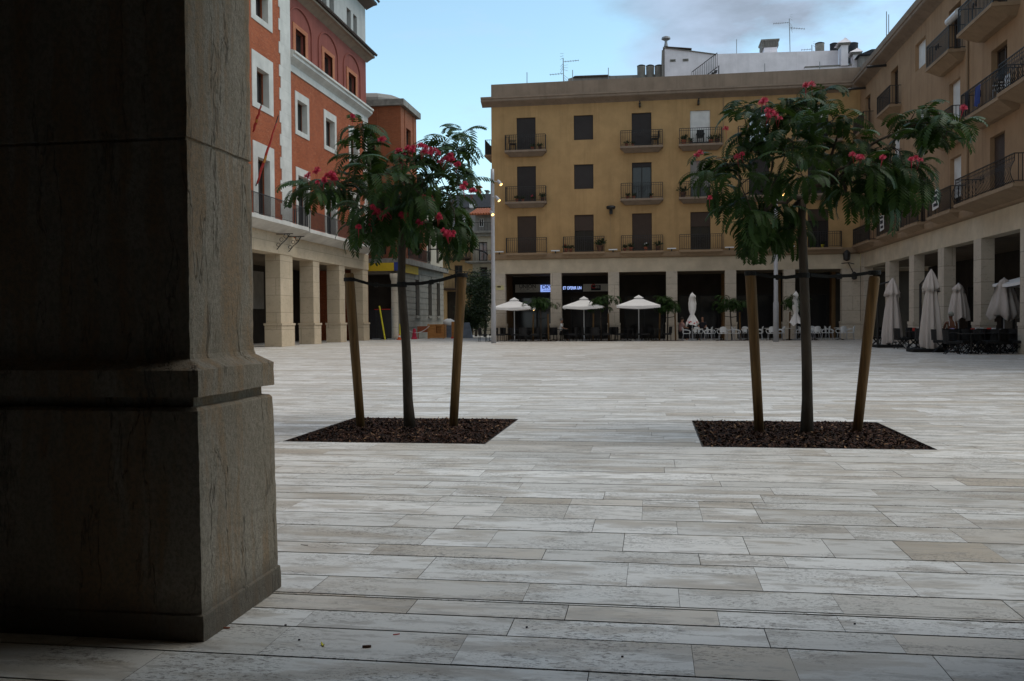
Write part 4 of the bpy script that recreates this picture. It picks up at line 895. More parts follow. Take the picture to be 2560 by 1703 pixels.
f1 = [(640,80,2,.02),(280,630,3,.05),(205,680,2,.03),(340,740,4,.06),(410,690,5,.07),(470,700,4,.05),(1150,440,5,.08),(1240,420,6,.09),(1330,410,6,.09),(1130,540,3,.05),(1470,430,5,.07),(1560,520,5,.07),(1640,500,5,.06),(1680,560,3,.05),(930,1040,9,.12),(880,1090,5,.08),(1000,1080,5,.07),(1190,1080,5,.08),(1420,900,4,.08),(1470,960,4,.06),(1500,1090,3,.05),(1610,1260,8,.08),(1770,790,4,.06),(1840,830,3,.04),(830,1150,3,.06),(700,1210,2,.04),(1320,1160,3,.04),(960,330,2,.04)]
tr1 = [onY(*Dp(x, y), 10.87+dy) for x, y, dy in ((943,992,0),(940,920,0),(936,840,.02),(934,790,.01),(929,720,-.02),(925,650,0),(925,600,0),(926,560,.02),(930,500,.03))]
tr1[0].z = -.03
s1 = thing('silk_tree', 'flowering tree with feathery leaves and many pink blossoms, nearer the big stone pillar', 'tree', (tr1[0].x, tr1[0].y, 0), group='staked silk trees in the foreground pits')
silk_tree(s1, tr1, [(*T1(x, y), s_) for x, y, s_ in r1], [(*T1(x, y), n, sp*.8) for x, y, n, sp in f1], 10.9, 3, nf=(5, 7), L=(.32, .47))
r2 = [(*T2(x, y), s_) for x, y, s_ in ((545,215,.3),(560,330,.5),(560,460,.6),(470,600,.6),(290,640,.3),(390,700,.5),(300,760,.5),(210,800,.4),(330,860,.5),(850,190,.4),(740,240,.5),(1010,160,.4),(1190,110,.3),(1150,220,.4),(830,320,.7),(980,330,.8),(1190,320,.6),(700,430,.8),(880,470,1),(1080,480,1),(1280,420,.8),(600,620,.9),(760,620,1),(920,640,1),(1090,640,1),(1230,640,1),(470,760,.8),(620,780,1),(800,780,1),(1000,780,1),(1180,800,1),(440,900,.7),(560,920,.9),(690,930,1),(470,1030,.7),(580,1060,.8),(690,1080,.9),(640,1180,.8),(720,1160,.7),(540,1150,.7),(870,1000,.4),(860,1120,.3),(920,1220,.2),(700,1260,.5),(600,1250,.5),(840,560,1),(1000,560,1),(650,540,1),(760,330,.8),(1090,380,.9))]
r2 += [(*T3(x, y), s_) for x, y, s_ in ((300,330,.4),(430,330,.3),(560,560,.4),(320,620,.7),(480,720,.7),(680,830,.6),(830,860,.6),(990,640,.2),(1060,720,.3),(1130,880,.4),(1290,880,.3),(1010,940,.6),(800,960,.8),(600,960,.9),(420,900,1),(250,850,1),(1170,1010,.4),(1290,1020,.4),(960,1080,.6),(760,1080,.8),(540,1080,.9),(300,1080,1),(1060,1160,.4),(900,1180,.5),(450,1180,.8),(1380,240,.1),(1210,350,.15),(1480,330,.3),(1620,380,.3),(1560,470,.4),(1470,500,.3),(1690,470,.3),(1750,400,.2),(1620,560,.3),(1380,440,.25),(700,1180,.5))]
f2 = [(*T2(x, y), n, sp) for x, y, n, sp in ((665,180,3,.04),(710,160,3,.03),(700,285,3,.04),(735,262,3,.03),(800,305,3,.04),(1032,45,3,.03),(1083,45,2,.02),(140,608,3,.04),(385,405,1,.02),(515,590,2,.03),(482,635,2,.03),(238,965,2,.03))]+[(*T3(x, y), n, sp) for x, y, n, sp in ((560,745,3,.04),(625,770,3,.03),(870,760,4,.04),(1240,795,3,.03),(1300,790,3,.04),(1810,205,4,.04))]
tr2 = [onY(*Dp(x, y), 10.68+dy) for x, y, dy in ((1858,1005,0),(1858,920,0),(1857,840,.0),(1856,760,.01),(1853,680,0),(1850,620,0),(1847,560,0),(1845,510,0),(1848,460,.02))]
tr2[0].z = -.03
s2 = thing('silk_tree', 'wide feathery leaved tree with a few pink blossoms, in the right hand pit', 'tree', (tr2[0].x, tr2[0].y, 0), group='staked silk trees in the foreground pits')
silk_tree(s2, tr2, r2, f2, 10.7, 8, nf=(4, 7), L=(.30, .45))
b = MB()  # the long bare bough that carries the outer clump
b.tube([onY(*T3(x, y), 10.65) for x, y in ((380,1020),(560,760),(820,582),(1040,490),(1240,402),(1340,372),(1500,350))], [.022,.018,.015,.013,.011,.010,.008], 6); b.build('bough', M['bark'], s2, smooth=True)
# stakes and rubber straps
stk = []
for (xb, yb, xt, yt, Y, lab) in ((831,986,803,629,10.82,'leaning wooden stake left of the blossoming tree, nearest the big pillar'),(1043,986,1063,628,10.92,'leaning wooden stake right of the blossoming tree'),(1748,995,1727,626,10.80,'leaning wooden stake left of the wide tree in the right pit'),(1972,996,2013,636,10.90,'leaning wooden stake right of the wide tree, farthest right')):
    p, q = onY(*Dp(xb, yb), Y), onY(*Dp(xt, yt), Y-.05); p.z = -.03
    b = MB(); b.tube([p+(q-p)*f for f in (0, .3, .6, .85, .985, 1)], [.054,.055,.057,.06,.06,.052], 14)
    o = b.build('tree_stake', M['stake_wood'], origin=(p.x, p.y, 0), smooth=False); tag(o, lab, 'stake', 'wooden stakes beside the two foreground trees'); stk.append((p, q))
    for f in o.data.polygons: f.use_smooth = len(f.vertices) == 4
def strap(a, c, za, zc, ra, rc, label):
    """band looped round a stake and round the trunk with a flat strap between"""
    o = thing('tree_strap', label, 'strap', tuple((a+c)/2), group='black straps between trees and stakes')
    for (p, r_, z, d) in ((a, ra, za, c-a), (c, rc, zc, a-c)):
        b = MB(); b.lathe((p.x, p.y, z), [(r_, -.024), (r_+.007, -.02), (r_+.007, .02), (r_, .024)], 16, cap=False); b.build('loop', M['rubber_black'], o)
    b = MB(); d = Vector((c.x-a.x, c.y-a.y, 0)).normalized(); s_ = Vector((-d.y, d.x, 0))
    A, B = Vector((a.x, a.y, za))+d*ra, Vector((c.x, c.y, zc))-d*rc
    for sg in (-1, 1):
        for f0, f1 in ((0, .3), (.3, .7), (.7, 1)):
            def P(f):
                w_ = .045*abs(f-.5)*2+.006; return A.lerp(B, f)+s_*sg*w_-Vector((0, 0, .05*4*f*(1-f)*.6))
            p0, p1 = P(f0), P(f1); hh = Vector((0, 0, .018)); tk = s_*sg*.005
            b.hexa([p0-hh, p1-hh, p1-hh+tk, p0-hh+tk, p0+hh, p1+hh, p1+hh+tk, p0+hh+tk])
    b.tube([A.lerp(B, .46)-Vector((0, 0, .03)), A.lerp(B, .54)-Vector((0, 0, .03))], .03, 8)
    b.build('band', M['rubber_black'], o)
def at_z(pts, z):
    for p, q in zip(pts, pts[1:]):
        if p.z <= z <= q.z: return p.lerp(q, (z-p.z)/(q.z-p.z))
    return pts[-1]
for (i, tr, y0, y1, lab) in ((0, tr1, 643, 657, 'black strap from the blossoming tree to its left stake'), (1, tr1, 636, 654, 'black strap from the blossoming tree to its right stake'), (2, tr2, 649, 656, 'black strap from the wide tree to its left stake'), (3, tr2, 650, 654, 'black strap from the wide tree to its right stake')):
    za = onY(*Dp(900, y0), 10.85).z; zc = onY(*Dp(900, y1), 10.85).z
    if i > 1: za += .03; zc += .03
    strap(at_z(list(stk[i]), za), at_z(tr, zc), za, zc, .062, .055, lab)

# ---------------------------------------------------------------- row of young trees before the far arcade
def young(root, seed):
    rg = random.Random(seed); x, y = root.location.x, root.location.y; b = MB(); lean = rg.uniform(-.12, .12)
    top = Vector((x+lean, y, 2.25)); b.tube([(x, y, 0), (x+lean*.3, y, .8), (x+lean*.8, y, 1.6), top], [.05, .045, .04, .03], 8)
    c = MB()
    for k in range(19):
        p = Vector((x+lean+rg.gauss(0, .38), y+rg.gauss(0, .32), rg.uniform(2.1, 2.85)-.05)); b.tube([top-Vector((0, 0, .15)), p], [.02, .008], 5)
        for j in range(7): frond(c, p, rg.uniform(0, 6.28), rg.uniform(-.3, .7), rg.uniform(.4, .6), rg.uniform(1.2, 2.1), rg, pw=.022, pairs=7, pl=.34)
    b.build('trunk', M['bark'], root); c.build('crown', M['leaf_silk'], root, recalc=False)
yt = [gnd(1200+570/3.683, 853), gnd(1200+1120/3.683, 853.3), gnd(1200+1745/3.683, 852.5), gnd(1831, 851), gnd(1988, 850)]
names = ['first young staked tree from the left, beside the leftmost white parasol', 'second young staked tree from the left, at the edge of the middle white parasol', 'young staked tree in front of the pillar right of the third open parasol', 'young staked tree just left of the brown stake of the wide tree, far terrace', 'young staked tree behind the wide tree trunk, by the white chairs']
for i, p in enumerate(yt):
    p.y = 57.6; p.x = [-6.95, -3.15, .95, 4.85, 8.75][i]
    o = thing('silk_tree', names[i], 'tree', (p.x, p.y, 0), group='young staked trees before the far arcade'); young(o, 40+i)
    b = MB(); b.box(p.x-1.0, p.x+1.0, 56.75, 58.45, .003, .012); tag(b.build('bark_mulch', M['mulch'], origin=(p.x, 57.6, 0)), kind='stuff')
    for s_ in (-1, 1):
        b = MB(); b.tube([(p.x+s_*.5, 57.5, .01), (p.x+s_*.46, 57.5, 1.72)], [.05, .05], 8)
        tag(b.build('tree_stake', M['stake_wood'], origin=(p.x+s_*.5, 57.5, 0)), ('left' if s_ < 0 else 'right')+' stake of the '+['leftmost young tree', 'second young tree from the left', 'young tree by the third open parasol', 'fourth young tree from the left', 'young tree behind the wide tree trunk'][i]+' on the far terrace', 'stake', 'stakes of the far young trees')
    b = MB(); b.tube([(p.x-.46, 57.5, 1.5), (p.x, 57.55, 1.42), (p.x+.46, 57.5, 1.5)], .022, 5); tag(b.build('tree_strap', M['rubber_black'], origin=(p.x, 57.5, 1.45)), 'dark strap across the stakes of the '+['leftmost young tree', 'second young tree from the left', 'young tree by the third open parasol', 'fourth young tree from the left', 'young tree behind the wide tree trunk'][i], 'strap', 'straps of the far young trees')

# ---------------------------------------------------------------- bushy street trees beside the corner
def bushy(label, x, y, hgt, wd, seed):
    rg = random.Random(seed); o = thing('street_tree', label, 'tree', (x, y, 0), group='dark bushy trees at the mouth of the side street'); b = MB(); b.tube([(x, y, 0), (x+.1, y, 1.2), (x, y, 2.4)], [.12, .1, .07], 8)
    c = MB()
    for k in range(46):
        a = rg.uniform(0, 6.28); u = rg.uniform(-1, 1); r_ = rg.random()**.4; p = Vector((x+wd*r_*math.cos(a)*math.sqrt(1-u*u), y+wd*.8*r_*math.sin(a)*math.sqrt(1-u*u), hgt*.56+hgt*.42*u*r_))
        if k < 14: b.tube([(x, y, 1.8), p], [.04, .01], 4)
        for j in range(70):
            q = p+Vector((rg.gauss(0, .3), rg.gauss(0, .3), rg.gauss(0, .28))); d = Vector((rg.gauss(0, 1), rg.gauss(0, 1), rg.gauss(0, .6))).normalized()*.11; e = d.orthogonal().normalized()*.045
            c.tint = (rg.random(), 0, 0, 1); c.face([q-d, q+e, q+d, q-e])
    b.build('trunk', M['bark'], o); c.build('crown', M['leaf_dark'], o, recalc=False)
for (lab, px, Y, h_, w_, sd_) in (('dark bushy tree at the street mouth, closest to the lamp post', 1212, 74, 5.4, 1.0, 1), ('dark bushy tree between the ochre street house and the lamp post', 1190, 77, 5.7, 1.0, 2), ('low dark bush in the street behind the construction panels', 1178, 73, 3.0, .8, 3)):
    p = onY(px, 840, Y); bushy(lab, p.x, Y, h_, w_, sd_)
ORD = ['first', 'second', 'third', 'fourth', 'fifth', 'sixth', 'seventh', 'eighth', 'ninth', 'tenth', 'eleventh', 'twelfth', 'thirteenth', 'fourteenth', 'fifteenth', 'sixteenth']
def lettering(s, size, loc, rz, mat, parent, font_bold=0, sx=1):
    cu = bpy.data.curves.new('lettering', 'FONT'); cu.body = s; cu.size = size; cu.align_x = 'CENTER'; cu.align_y = 'CENTER'; cu.extrude = .004; cu.offset = font_bold
    o = bpy.data.objects.new('lettering', cu); COL.objects.link(o); dg = bpy.context.evaluated_depsgraph_get(); me = bpy.data.meshes.new_from_object(o.evaluated_get(dg))
    bpy.data.objects.remove(o); me.materials.clear(); me.materials.append(M[mat]); me.transform(Matrix.Translation(Vector(loc)-(wloc(parent) if parent else Vector())) @ Matrix.Rotation(rz, 4, 'Z') @ Matrix.Rotation(R(90), 4, 'X') @ Matrix.Diagonal((sx, 1, 1, 1)))
    q = bpy.data.objects.new('lettering', me); COL.objects.link(q); q.parent = parent; return q

# ---------------------------------------------------------------- shop signs at the back of the far arcade
def S(x, y, Y=64.15): return onY(1230+x/7.857, 690+y/7.857, Y)
def sign(name, label, x0, x1, y0, y1, mat, Y=64.15, th=.12):
    p, q = S(x0, y1, Y), S(x1, y0, Y); o = thing(name, label, 'sign', ((p.x+q.x)/2, Y, p.z)); b = MB(); b.box(p.x, q.x, Y, Y+th, p.z, q.z); b.build('panel', M[mat], o); return o, p, q
o, p, q = sign('shop_sign', 'grey shop sign with dark lettering under the first arcade bay', 458, 948, 165, 325, 'sign_grey')
c = S(700, 210); lettering('UNION', .36, (c.x, 64.14, c.z), 0, 'ink', o, .004)
b = MB(); rg = random.Random(4); x = S(545, 0).x; z = S(0, 275).z
while x < S(850, 0).x: l = rg.uniform(.06, .2); b.box(x, x+l, 64.135, 64.148, z, z+rg.uniform(.02, .05)); x += l+rg.uniform(.06, .3)
b.box(S(545, 0).x, S(860, 0).x, 64.135, 64.148, S(0, 308).z, S(0, 303).z); b.build('small_print', M['ink'], o)
o, p, q = sign('light_box', 'lit pale blue sign with bold dark blue letters next to the grey shop sign', 955, 1310, 174, 315, 'led_panel')
c = S(1085, 220); lettering('DKV', .335, (c.x, 64.14, c.z), 0, 'sign_blue', o, .009, 1.1)
c = S(1110, 283); lettering('SEGUROS MEDICOS', (q.z-p.z)*.16, (c.x-.02, 64.14, c.z), 0, 'sign_blue', o, .002)
o, p, q = sign('led_display', 'black display with glowing blue running text', 1320, 1786, 155, 325, 'led_black')
c = S(1570, 240); lettering('ET OFERIR UN', .30, (c.x+.02, 64.14, c.z), 0, 'led_text', o, .003, .68)
o, p, q = sign('shop_sign', 'pale grey sign with a dark red emblem right of the running text', 1790, 2420, 152, 305, 'sign_grey')
b = MB(); e0, e1 = S(1945, 285), S(2135, 180); b.box(e0.x, e1.x, 64.135, 64.149, e0.z, e1.z); b.build('emblem', M['ink'], o)
lettering('C', .42, (S(1985, 0).x, 64.13, S(0, 233).z), 0, 'paint_red', o, .012); lettering('aE', .36, (S(2070, 0).x, 64.13, S(0, 236).z), 0, 'sign_grey', o, .0)
p, q = onY(1230+75/7.857, 690+275/7.857, 59.9), onY(1230+228/7.857, 690+185/7.857, 59.9)
o = thing('plaque', 'small cream plaque on the leftmost pillar of the far arcade', 'plaque', (p.x, 59.97, p.z)); b = MB(); b.box(p.x, q.x, 59.96, 59.994, p.z, q.z); b.build('plate', M['plaque_cream'], o)
b = MB(); b.box(p.x+.2, q.x-.2, 59.95, 59.959, p.z+.16, p.z+.23); b.box(p.x+.05, p.x+.1, 59.95, 59.959, q.z-.12, q.z-.06); b.box(q.x-.42, q.x-.2, 59.95, 59.959, q.z-.14, q.z-.04); b.build('marking', M['wood_frame'], o)
# yellow sign round the corner of the stone base
o = thing('shop_sign', 'yellow and blue sign board wrapping the corner of the stone based building', 'sign', (-19, 65.2, 5))
def K(x, y, Y=65.22): return onY(900+x/14.73, 640+y/14.73, Y)
b = MB(); b.box(-21.8, K(1245, 0).x, 65.2, 65.4, K(0, 565).z, K(0, 270).z); b.build('yellow_panel', M['sign_yellow'], o)
b = MB(); b.box(K(1250, 0).x, K(1440, 0).x, 65.2, 65.4, K(0, 560).z, K(0, 255).z); b.build('blue_panel', M['sign_blue'], o)
xs = -18.02; b = MB(); pa, pb = onX(900+1660/14.73, 640+600/14.73, xs), onX(900+2150/14.73, 640+660/14.73, xs); b.box(xs-.12, xs, pa.y, pb.y, pa.z, pa.z+.8); b.build('side_panel', M['sign_yellow'], o)

# ---------------------------------------------------------------- lamp posts
def spot(parent, x, y, z, ang):
    d = Vector((math.cos(ang)*.6, math.sin(ang)*.6-.35, -.75)).normalized(); c = Vector((x, y, z)); b = MB()
    b.tube([c-d*.22, c-d*.1, c+d*.12, c+d*.16], [.05, .09, .10, .13], 12); b.tube([c-d*.05, Vector((LPX, y, z+.12))], .025, 6); sp_ = b.build('spotlight', M['metal_grey'], parent)
    b = MB(); e = c+d*.165; b.tube([e, e+d*.01], .085, 12); b.build('lens', M['lamp_lens'], sp_)
LPX = gnd(1236, 858).x; LPY = 53.0; zt = onY(1231, 423, LPY).z
lp = thing('lamp_post', 'tall slim grey lamp post with lit spotlights left of the parasols', 'lamp post', (LPX, LPY, 0))
b = MB(); b.lathe((LPX, LPY, 0), [(.15, 0), (.15, 2.2), (.12, 2.3), (.11, zt-.4), (.1, zt)], 14); b.build('post', M['metal_grey'], lp, smooth=True)
for (px, py, a) in ((1249, 457, 0), (1244, 497, .2), (1229.5, 533, -.6)):
    p = onY(px, py, LPY-.15); spot(lp, p.x, LPY-.15, p.z, a)
q = gnd(1940, 855); zt = onY(1938, 470, q.y).z
lp = thing('lamp_post', 'slim grey lamp post rising behind the wide tree', 'lamp post', (q.x, q.y, 0)); b = MB(); b.lathe((q.x, q.y, 0), [(.15, 0), (.15, 2.2), (.12, 2.3), (.11, zt)], 14); b.build('post', M['metal_grey'], lp, smooth=True)
LPX = q.x; spot(lp, q.x+.3, q.y-.15, zt-.3, 0)
p = onY(1200+1205/3.683, 480+150/3.683, 59.6)
wl = thing('wall_lamp', 'dark round wall lamp on the ochre facade between balcony columns', 'wall lamp', (p.x, 59.9, p.z)); b = MB(); b.lathe((p.x, 59.55, p.z), [(.12, -.06), (.25, -.06), (.31, .03), (.28, .13), (.1, .17)], 18); b.build('shade', M['iron'], wl)
b = MB(); b.box(p.x-.1, p.x+.1, 59.6, 59.9, p.z-.36, p.z-.08); b.box(p.x-.03, p.x+.03, 59.85, 59.998, p.z-.3, p.z-.2); b.build('housing', M['iron'], wl); b = MB(); b.box(p.x-.05, p.x-.035, 59.985, 59.998, 5.8, p.z-.37); b.build('cable', M['plaster_soffit'], wl)
for i, px in enumerate((1200+178/3.683, 1200+695/3.683, 1200+1225/3.683, 1200+1765/3.683, 1823.5, 1975)):
    p = onY(px, 640, 59.7); o = thing('floodlight', 'small pale floodlight on the ledge, '+ORD[i]+' from the left along the far facade', 'floodlight', (p.x, 59.72, 5.75), group='floodlights along the far string course')
    b = MB(); b.box(p.x-.28, p.x+.28, 59.6, 59.85, 5.83, 5.9); b.build('housing', M['plastic_white'], o); b = MB(); b.box(p.x-.04, p.x+.04, 59.7, 59.78, 5.7, 5.828); b.build('bracket', M['iron'], o)
o = thing('wall_lantern', 'dark ironwork lantern bracket in the inner corner of the arcades', 'lantern', (12.2, 59.4, 4.5)); b = MB()
b.tube([(12.5, 59.9, 4.7), (12.1, 59.4, 4.75), (11.6, 59.1, 4.7)], .03, 6); b.tube([(12.5, 59.95, 4.1), (12.2, 59.5, 4.5), (12.05, 59.35, 4.75)], .03, 6); b.build('bracket', M['iron'], o)
b = MB(); b.lathe((11.95, 59.3, 4.85), [(.05, 0), (.2, .08), (.24, .5), (.12, .62), (.03, .7)], 8); b.build('lantern', M['iron'], o); b = MB(); b.lathe((12.45, 59.55, 3.7), [(.05, 0), (.16, .05), (.2, .35), (.03, .5)], 8); b.build('lantern', M['iron'], o)

# ---------------------------------------------------------------- parasols
def canopy(b, c, half, zt, ze, val, sag=.06):
    N = 8; rings = []
    for f in (0, .04, .18, .35, .55, .75, .9, 1):
        r_ = half*f; z = zt+(ze-zt)*f**.92; ring = []
        for s_ in range(4):
            for j in range(N):
                t = j/N*2-1; u = [(t, -1), (1, t), (-t, 1), (-1, -t)][s_]; dip = -sag*(1-t*t)*f*f; ring.append(Vector((c[0]+u[0]*r_, c[1]+u[1]*r_, z+dip*.6)))
        rings.append(ring)
    low = [p-Vector((0, 0, val*(.85+.3*(1-abs((i % N)/N*2-1))))) for i, p in enumerate(rings[-1])]; rings.append(low); n = 4*N
    for a, d in zip(rings, rings[1:]):
        for i in range(n): b.face([a[i], a[(i+1) % n], d[(i+1) % n], d[i]])
def open_parasol(label, x, y, half, zt, ze, val=.16):
    o = thing('parasol', label, 'parasol', (x, y, 0), group='white café parasols standing open')
    b = MB(); canopy(b, (x, y), half, zt-.14, ze, val); cv = b.build('canopy', M['canvas_white'], o, recalc=False, weld=True); cv.data.polygons.foreach_set('use_smooth', [False]*len(cv.data.polygons))
    b = MB(); canopy(b, (x, y), half*.22, zt, zt-.17, .05, 0); b.build('vent_cap', M['canvas_white'], cv, recalc=False, weld=True)
    b = MB(); b.tube([(x, y, 0), (x, y, zt-.1)], .032, 8); b.build('pole', M['plastic_white'], o)
    b = MB()
    for sx in (-1, 1):
        for sy in (-1, 1): b.tube([(x, y, zt-.25), (x+sx*half*.97, y+sy*half*.97, ze-.03)], .014, 4)
    b.build('rib', M['metal_grey'], o); b = MB(); b.box(x-.3, x+.3, y-.3, y+.3, .003, .08); b.build('base', M['galv'], o)
open_parasol('open white parasol nearest the tall lamp post', onY(1286, 800, 58.3).x, 58.3, 1.22, 2.82, 2.18)
open_parasol('open white parasol in the middle of the three, partly behind a young tree', onY(1460, 800, 58.3).x, 58.3, 1.24, 2.84, 2.2)
open_parasol('open white parasol on the right of the three, in front of the third arcade bay', onY(1597, 800, 57.6).x, 57.6, 1.32, 2.86, 2.2)
p = onY(2518, 714, 36.5); open_parasol('white parasol cut off by the right edge of the view', p.x+1.5, 36.5, 1.5, p.z+.75, p.z+.1, .1)
def closed_parasol(label, x, y, prof, mat, n=9, seed=1, group=None, mast=None, base=None, hem=.12, red=False):
    o = thing('parasol', label, 'parasol', (x, y, 0), group=group); ph = random.Random(seed); offs = [ph.uniform(0, 6.28) for _ in range(4)]
    def mod(i, a, r_):
        k = prof[i][2]; w_ = k*(math.cos(n*a+offs[0])*.6+math.cos((n-4)*a+offs[1])*.5); dz = 0
        if prof[i][3]: dz = hem*(math.cos(3*a+offs[2])*.6+math.cos(5*a+offs[3])*.4)
        return max(.02, r_*(1+w_)), dz
    b = MB(); b.lathe((x, y, 0), [(p_[0], p_[1]) for p_ in prof], 72, mod=mod, cap=False); b.build('cloth', M[mat], o, smooth=True, recalc=False)
    top = prof[-1][1]; b = MB(); b.tube([(x, y, .02), (x, y, top+.03)], .03, 8); b.build('pole', M['metal_grey'], o)
    if mast:
        b = MB(); b.tube([(x+mast[0], y+mast[1], .06), (x+mast[0], y+mast[1], mast[2])], .05, 8); b.tube([(x+mast[0], y+mast[1], mast[2]), (x, y, top-.1)], .035, 8); b.build('mast', M['dark_frame'], o)
    if base:
        b = MB()
        for sx in (0, 1):
            for sy in (0, 1): b.box(x+base[0]+sx*(base[1]-base[0])/2+.004, x+base[0]+(sx+1)*(base[1]-base[0])/2-.004, y-.5+sy*.5+.004, y+sy*.5-.004, .004, .13)
        b.build('base_slab', M['rubber_black'], o, bevel=.012)
    else: b = MB(); b.box(x-.25, x+.25, y-.25, y+.25, .004, .09); b.build('base_slab', M['galv'], o)
    return o
def big(zb, zt): H_ = zt-zb; return [(.34, zb, .32, 1), (.37, zb+.12*H_, .3, 0), (.33, zb+.3*H_, .28, 0), (.27, zb+.52*H_, .25, 0), (.2, zb+.70*H_, .2, 0), (.19, zb+.735*H_, .15, 0), (.31, zb+.74*H_, .22, 1), (.29, zb+.78*H_, .2, 0), (.22, zb+.87*H_, .16, 0), (.12, zb+.95*H_, .1, 0), (.03, zt, 0, 0)]
closed_parasol('folded beige parasol on a black slab, tallest and nearest of the four', onY(2100+812/3.563, 800, 36.8).x, 36.8, big(.14, 3.12), 'canvas_beige', mast=(-.25, .5, 2.6), base=(-.78, .45), seed=3, group='folded beige parasols on the right')
closed_parasol('folded beige parasol just behind the right hand wooden stake', onY(2100+468/3.563, 800, 42.4).x, 42.4, big(.2, 3.05), 'canvas_beige', mast=(-.55, .3, 2.75), base=(-.75, .35), seed=5, group='folded beige parasols on the right')
pb, pt = onY(2396, 798, 40.5), onY(2396, 709, 40.5); closed_parasol('smaller folded beige parasol behind the seated man', pb.x, 40.5, [(.36, pb.z, .25, 1), (.34, pb.z+.4, .22, 0), (.24, pb.z+1.0, .18, 0), (.19, pt.z-.32, .14, 0), (.24, pt.z-.3, .16, 1), (.12, pt.z-.08, .1, 0), (.03, pt.z, 0, 0)], 'canvas_beige', seed=7, group='folded beige parasols on the right')
pb, pt = onY(2510, 795, 37.2), onY(2510, 696, 37.2); closed_parasol('folded beige parasol farthest right, with a wide gathered hem', pb.x, 37.2, [(.42, pb.z-.02, .25, 1), (.55, pb.z+.12, .2, 0), (.42, pb.z+.6, .2, 0), (.26, pt.z-.32, .14, 0), (.29, pt.z-.3, .16, 1), (.14, pt.z-.08, .1, 0), (.03, pt.z, 0, 0)], 'canvas_beige', seed=9, group='folded beige parasols on the right')
wp = lambda: [(.33, .98, .25, 1), (.3, 1.15, .25, 0), (.2, 1.4, .2, 0), (.11, 1.62, .1, 0), (.19, 1.9, .15, 0), (.21, 2.3, .15, 0), (.17, 2.62, .1, 0), (.2, 2.63, .1, 1), (.1, 2.85, .1, 0), (.02, 2.95, 0, 0)]
o = closed_parasol('tied white parasol with red print at its hem, by the striped shirt', onY(1200+1955/3.683, 800, 57.2).x, 57.2, wp(), 'canvas_white', n=6, seed=2, group='tied white parasols on the far terrace')
b = MB(); x = o.location.x; rg = random.Random(3)
for k in range(7): a = rg.uniform(3.5, 5.9); z = rg.uniform(1.02, 1.2); r_ = .36; c = Vector((x+r_*math.cos(a), 57.2+r_*math.sin(a), z)); t_ = Vector((-math.sin(a), math.cos(a), 0)); b.face([c-t_*.05, c+t_*.06, c+t_*.04+Vector((0, 0, .09)), c-t_*.03+Vector((0, 0, .07))])
b.build('red_print', M['paint_red'], o, recalc=False)
closed_parasol('tied white parasol half hidden behind the wide tree trunk', onY(1990, 800, 57.2).x, 57.2, wp(), 'canvas_white', n=6, seed=6, group='tied white parasols on the far terrace')

# ---------------------------------------------------------------- café tables and chairs
def black_chair(name, fold=False):
    o = bpy.data.objects.new(name, None); COL.objects.link(o); o['category'] = 'chair'
    b = MB(); b.box(-.25, .25, -.24, .25, .37, .47); b.build('seat', M['wicker_black'], o, bevel=.02)
    b = MB(); n = 6
    for i in range(n):
        a0, a1 = -1.15+2.3*i/n, -1.15+2.3*(i+1)/n
        def P(a, z, r_): return (r_*math.sin(a)*1.0, -.02-r_*math.cos(a)-.06*(z-.47), z)
        b.hexa([P(a0,.47,.25), P(a1,.47,.25), P(a1,.47,.28), P(a0,.47,.28), P(a0,.87,.25), P(a1,.87,.25), P(a1,.87,.28), P(a0,.87,.28)])
    b.build('backrest', M['wicker_black'], o)
    for sx in (-1, 1):
        if fold: runs = [[(sx*.2, -.22, .85), (sx*.2, -.18, .45), (sx*.2, .24, .0)], [(sx*.18, .2, .45), (sx*.18, -.26, 0)]]
        else: runs = [[(sx*.2, -.2, .6), (sx*.2, -.2, .43), (sx*.22, -.22, 0)], [(sx*.19, .19, .43), (sx*.22, .22, 0)]]
        for r_ in runs: b = MB(); b.tube(r_, .017, 5); b.build('leg', M['black_plastic'], o)
    return o
def white_chair():
    o = bpy.data.objects.new('café_chair'.replace('é', 'e'), None); COL.objects.link(o); o['category'] = 'chair'
    b = MB(); b.hexa([(-.22,-.2,.42),(.22,-.2,.42),(.24,.24,.43),(-.24,.24,.43),(-.22,-.2,.46),(.22,-.2,.46),(.24,.24,.46),(-.24,.24,.46)]); b.build('seat', M['plastic_white'], o, bevel=.012)
    b = MB(); n = 7; prev = None
    for i in range(n+1):
        a = -.75+1.5*i/n; top = .86-.07*(a/.75)**2
        if prev is not None:
            p0, t0 = prev
            def P(a, z, r_): return (r_*math.sin(a)*1.02, .03-r_*math.cos(a)-.12*(z-.5), z)
            b.hexa([P(p0,.5,.25), P(a,.5,.25), P(a,.5,.275), P(p0,.5,.275), P(p0,t0,.25), P(a,top,.25), P(a,top,.275), P(p0,t0,.275)])
        prev = (a, top)
    for sx in (-.1, .1): b.box(sx-.02, sx+.02, -.235, -.2, .455, .502)
    b.build('backrest', M['plastic_white'], o)
    for sx in (-1, 1):
        b = MB(); b.tube([(sx*.17, -.2, .66), (sx*.29, -.05, .67), (sx*.31, .15, .64), (sx*.29, .24, .55), (sx*.24, .2, .45)], .024, 6); b.build('armrest', M['plastic_white'], o)
    for sx in (-1, 1):
        for sy in (-1, 1): b = MB(); b.tube([(sx*.19, sy*.18, .42), (sx*.23, sy*.23, 0)], .015, 5); b.build('leg', M['metal_grey'], o)
    return o
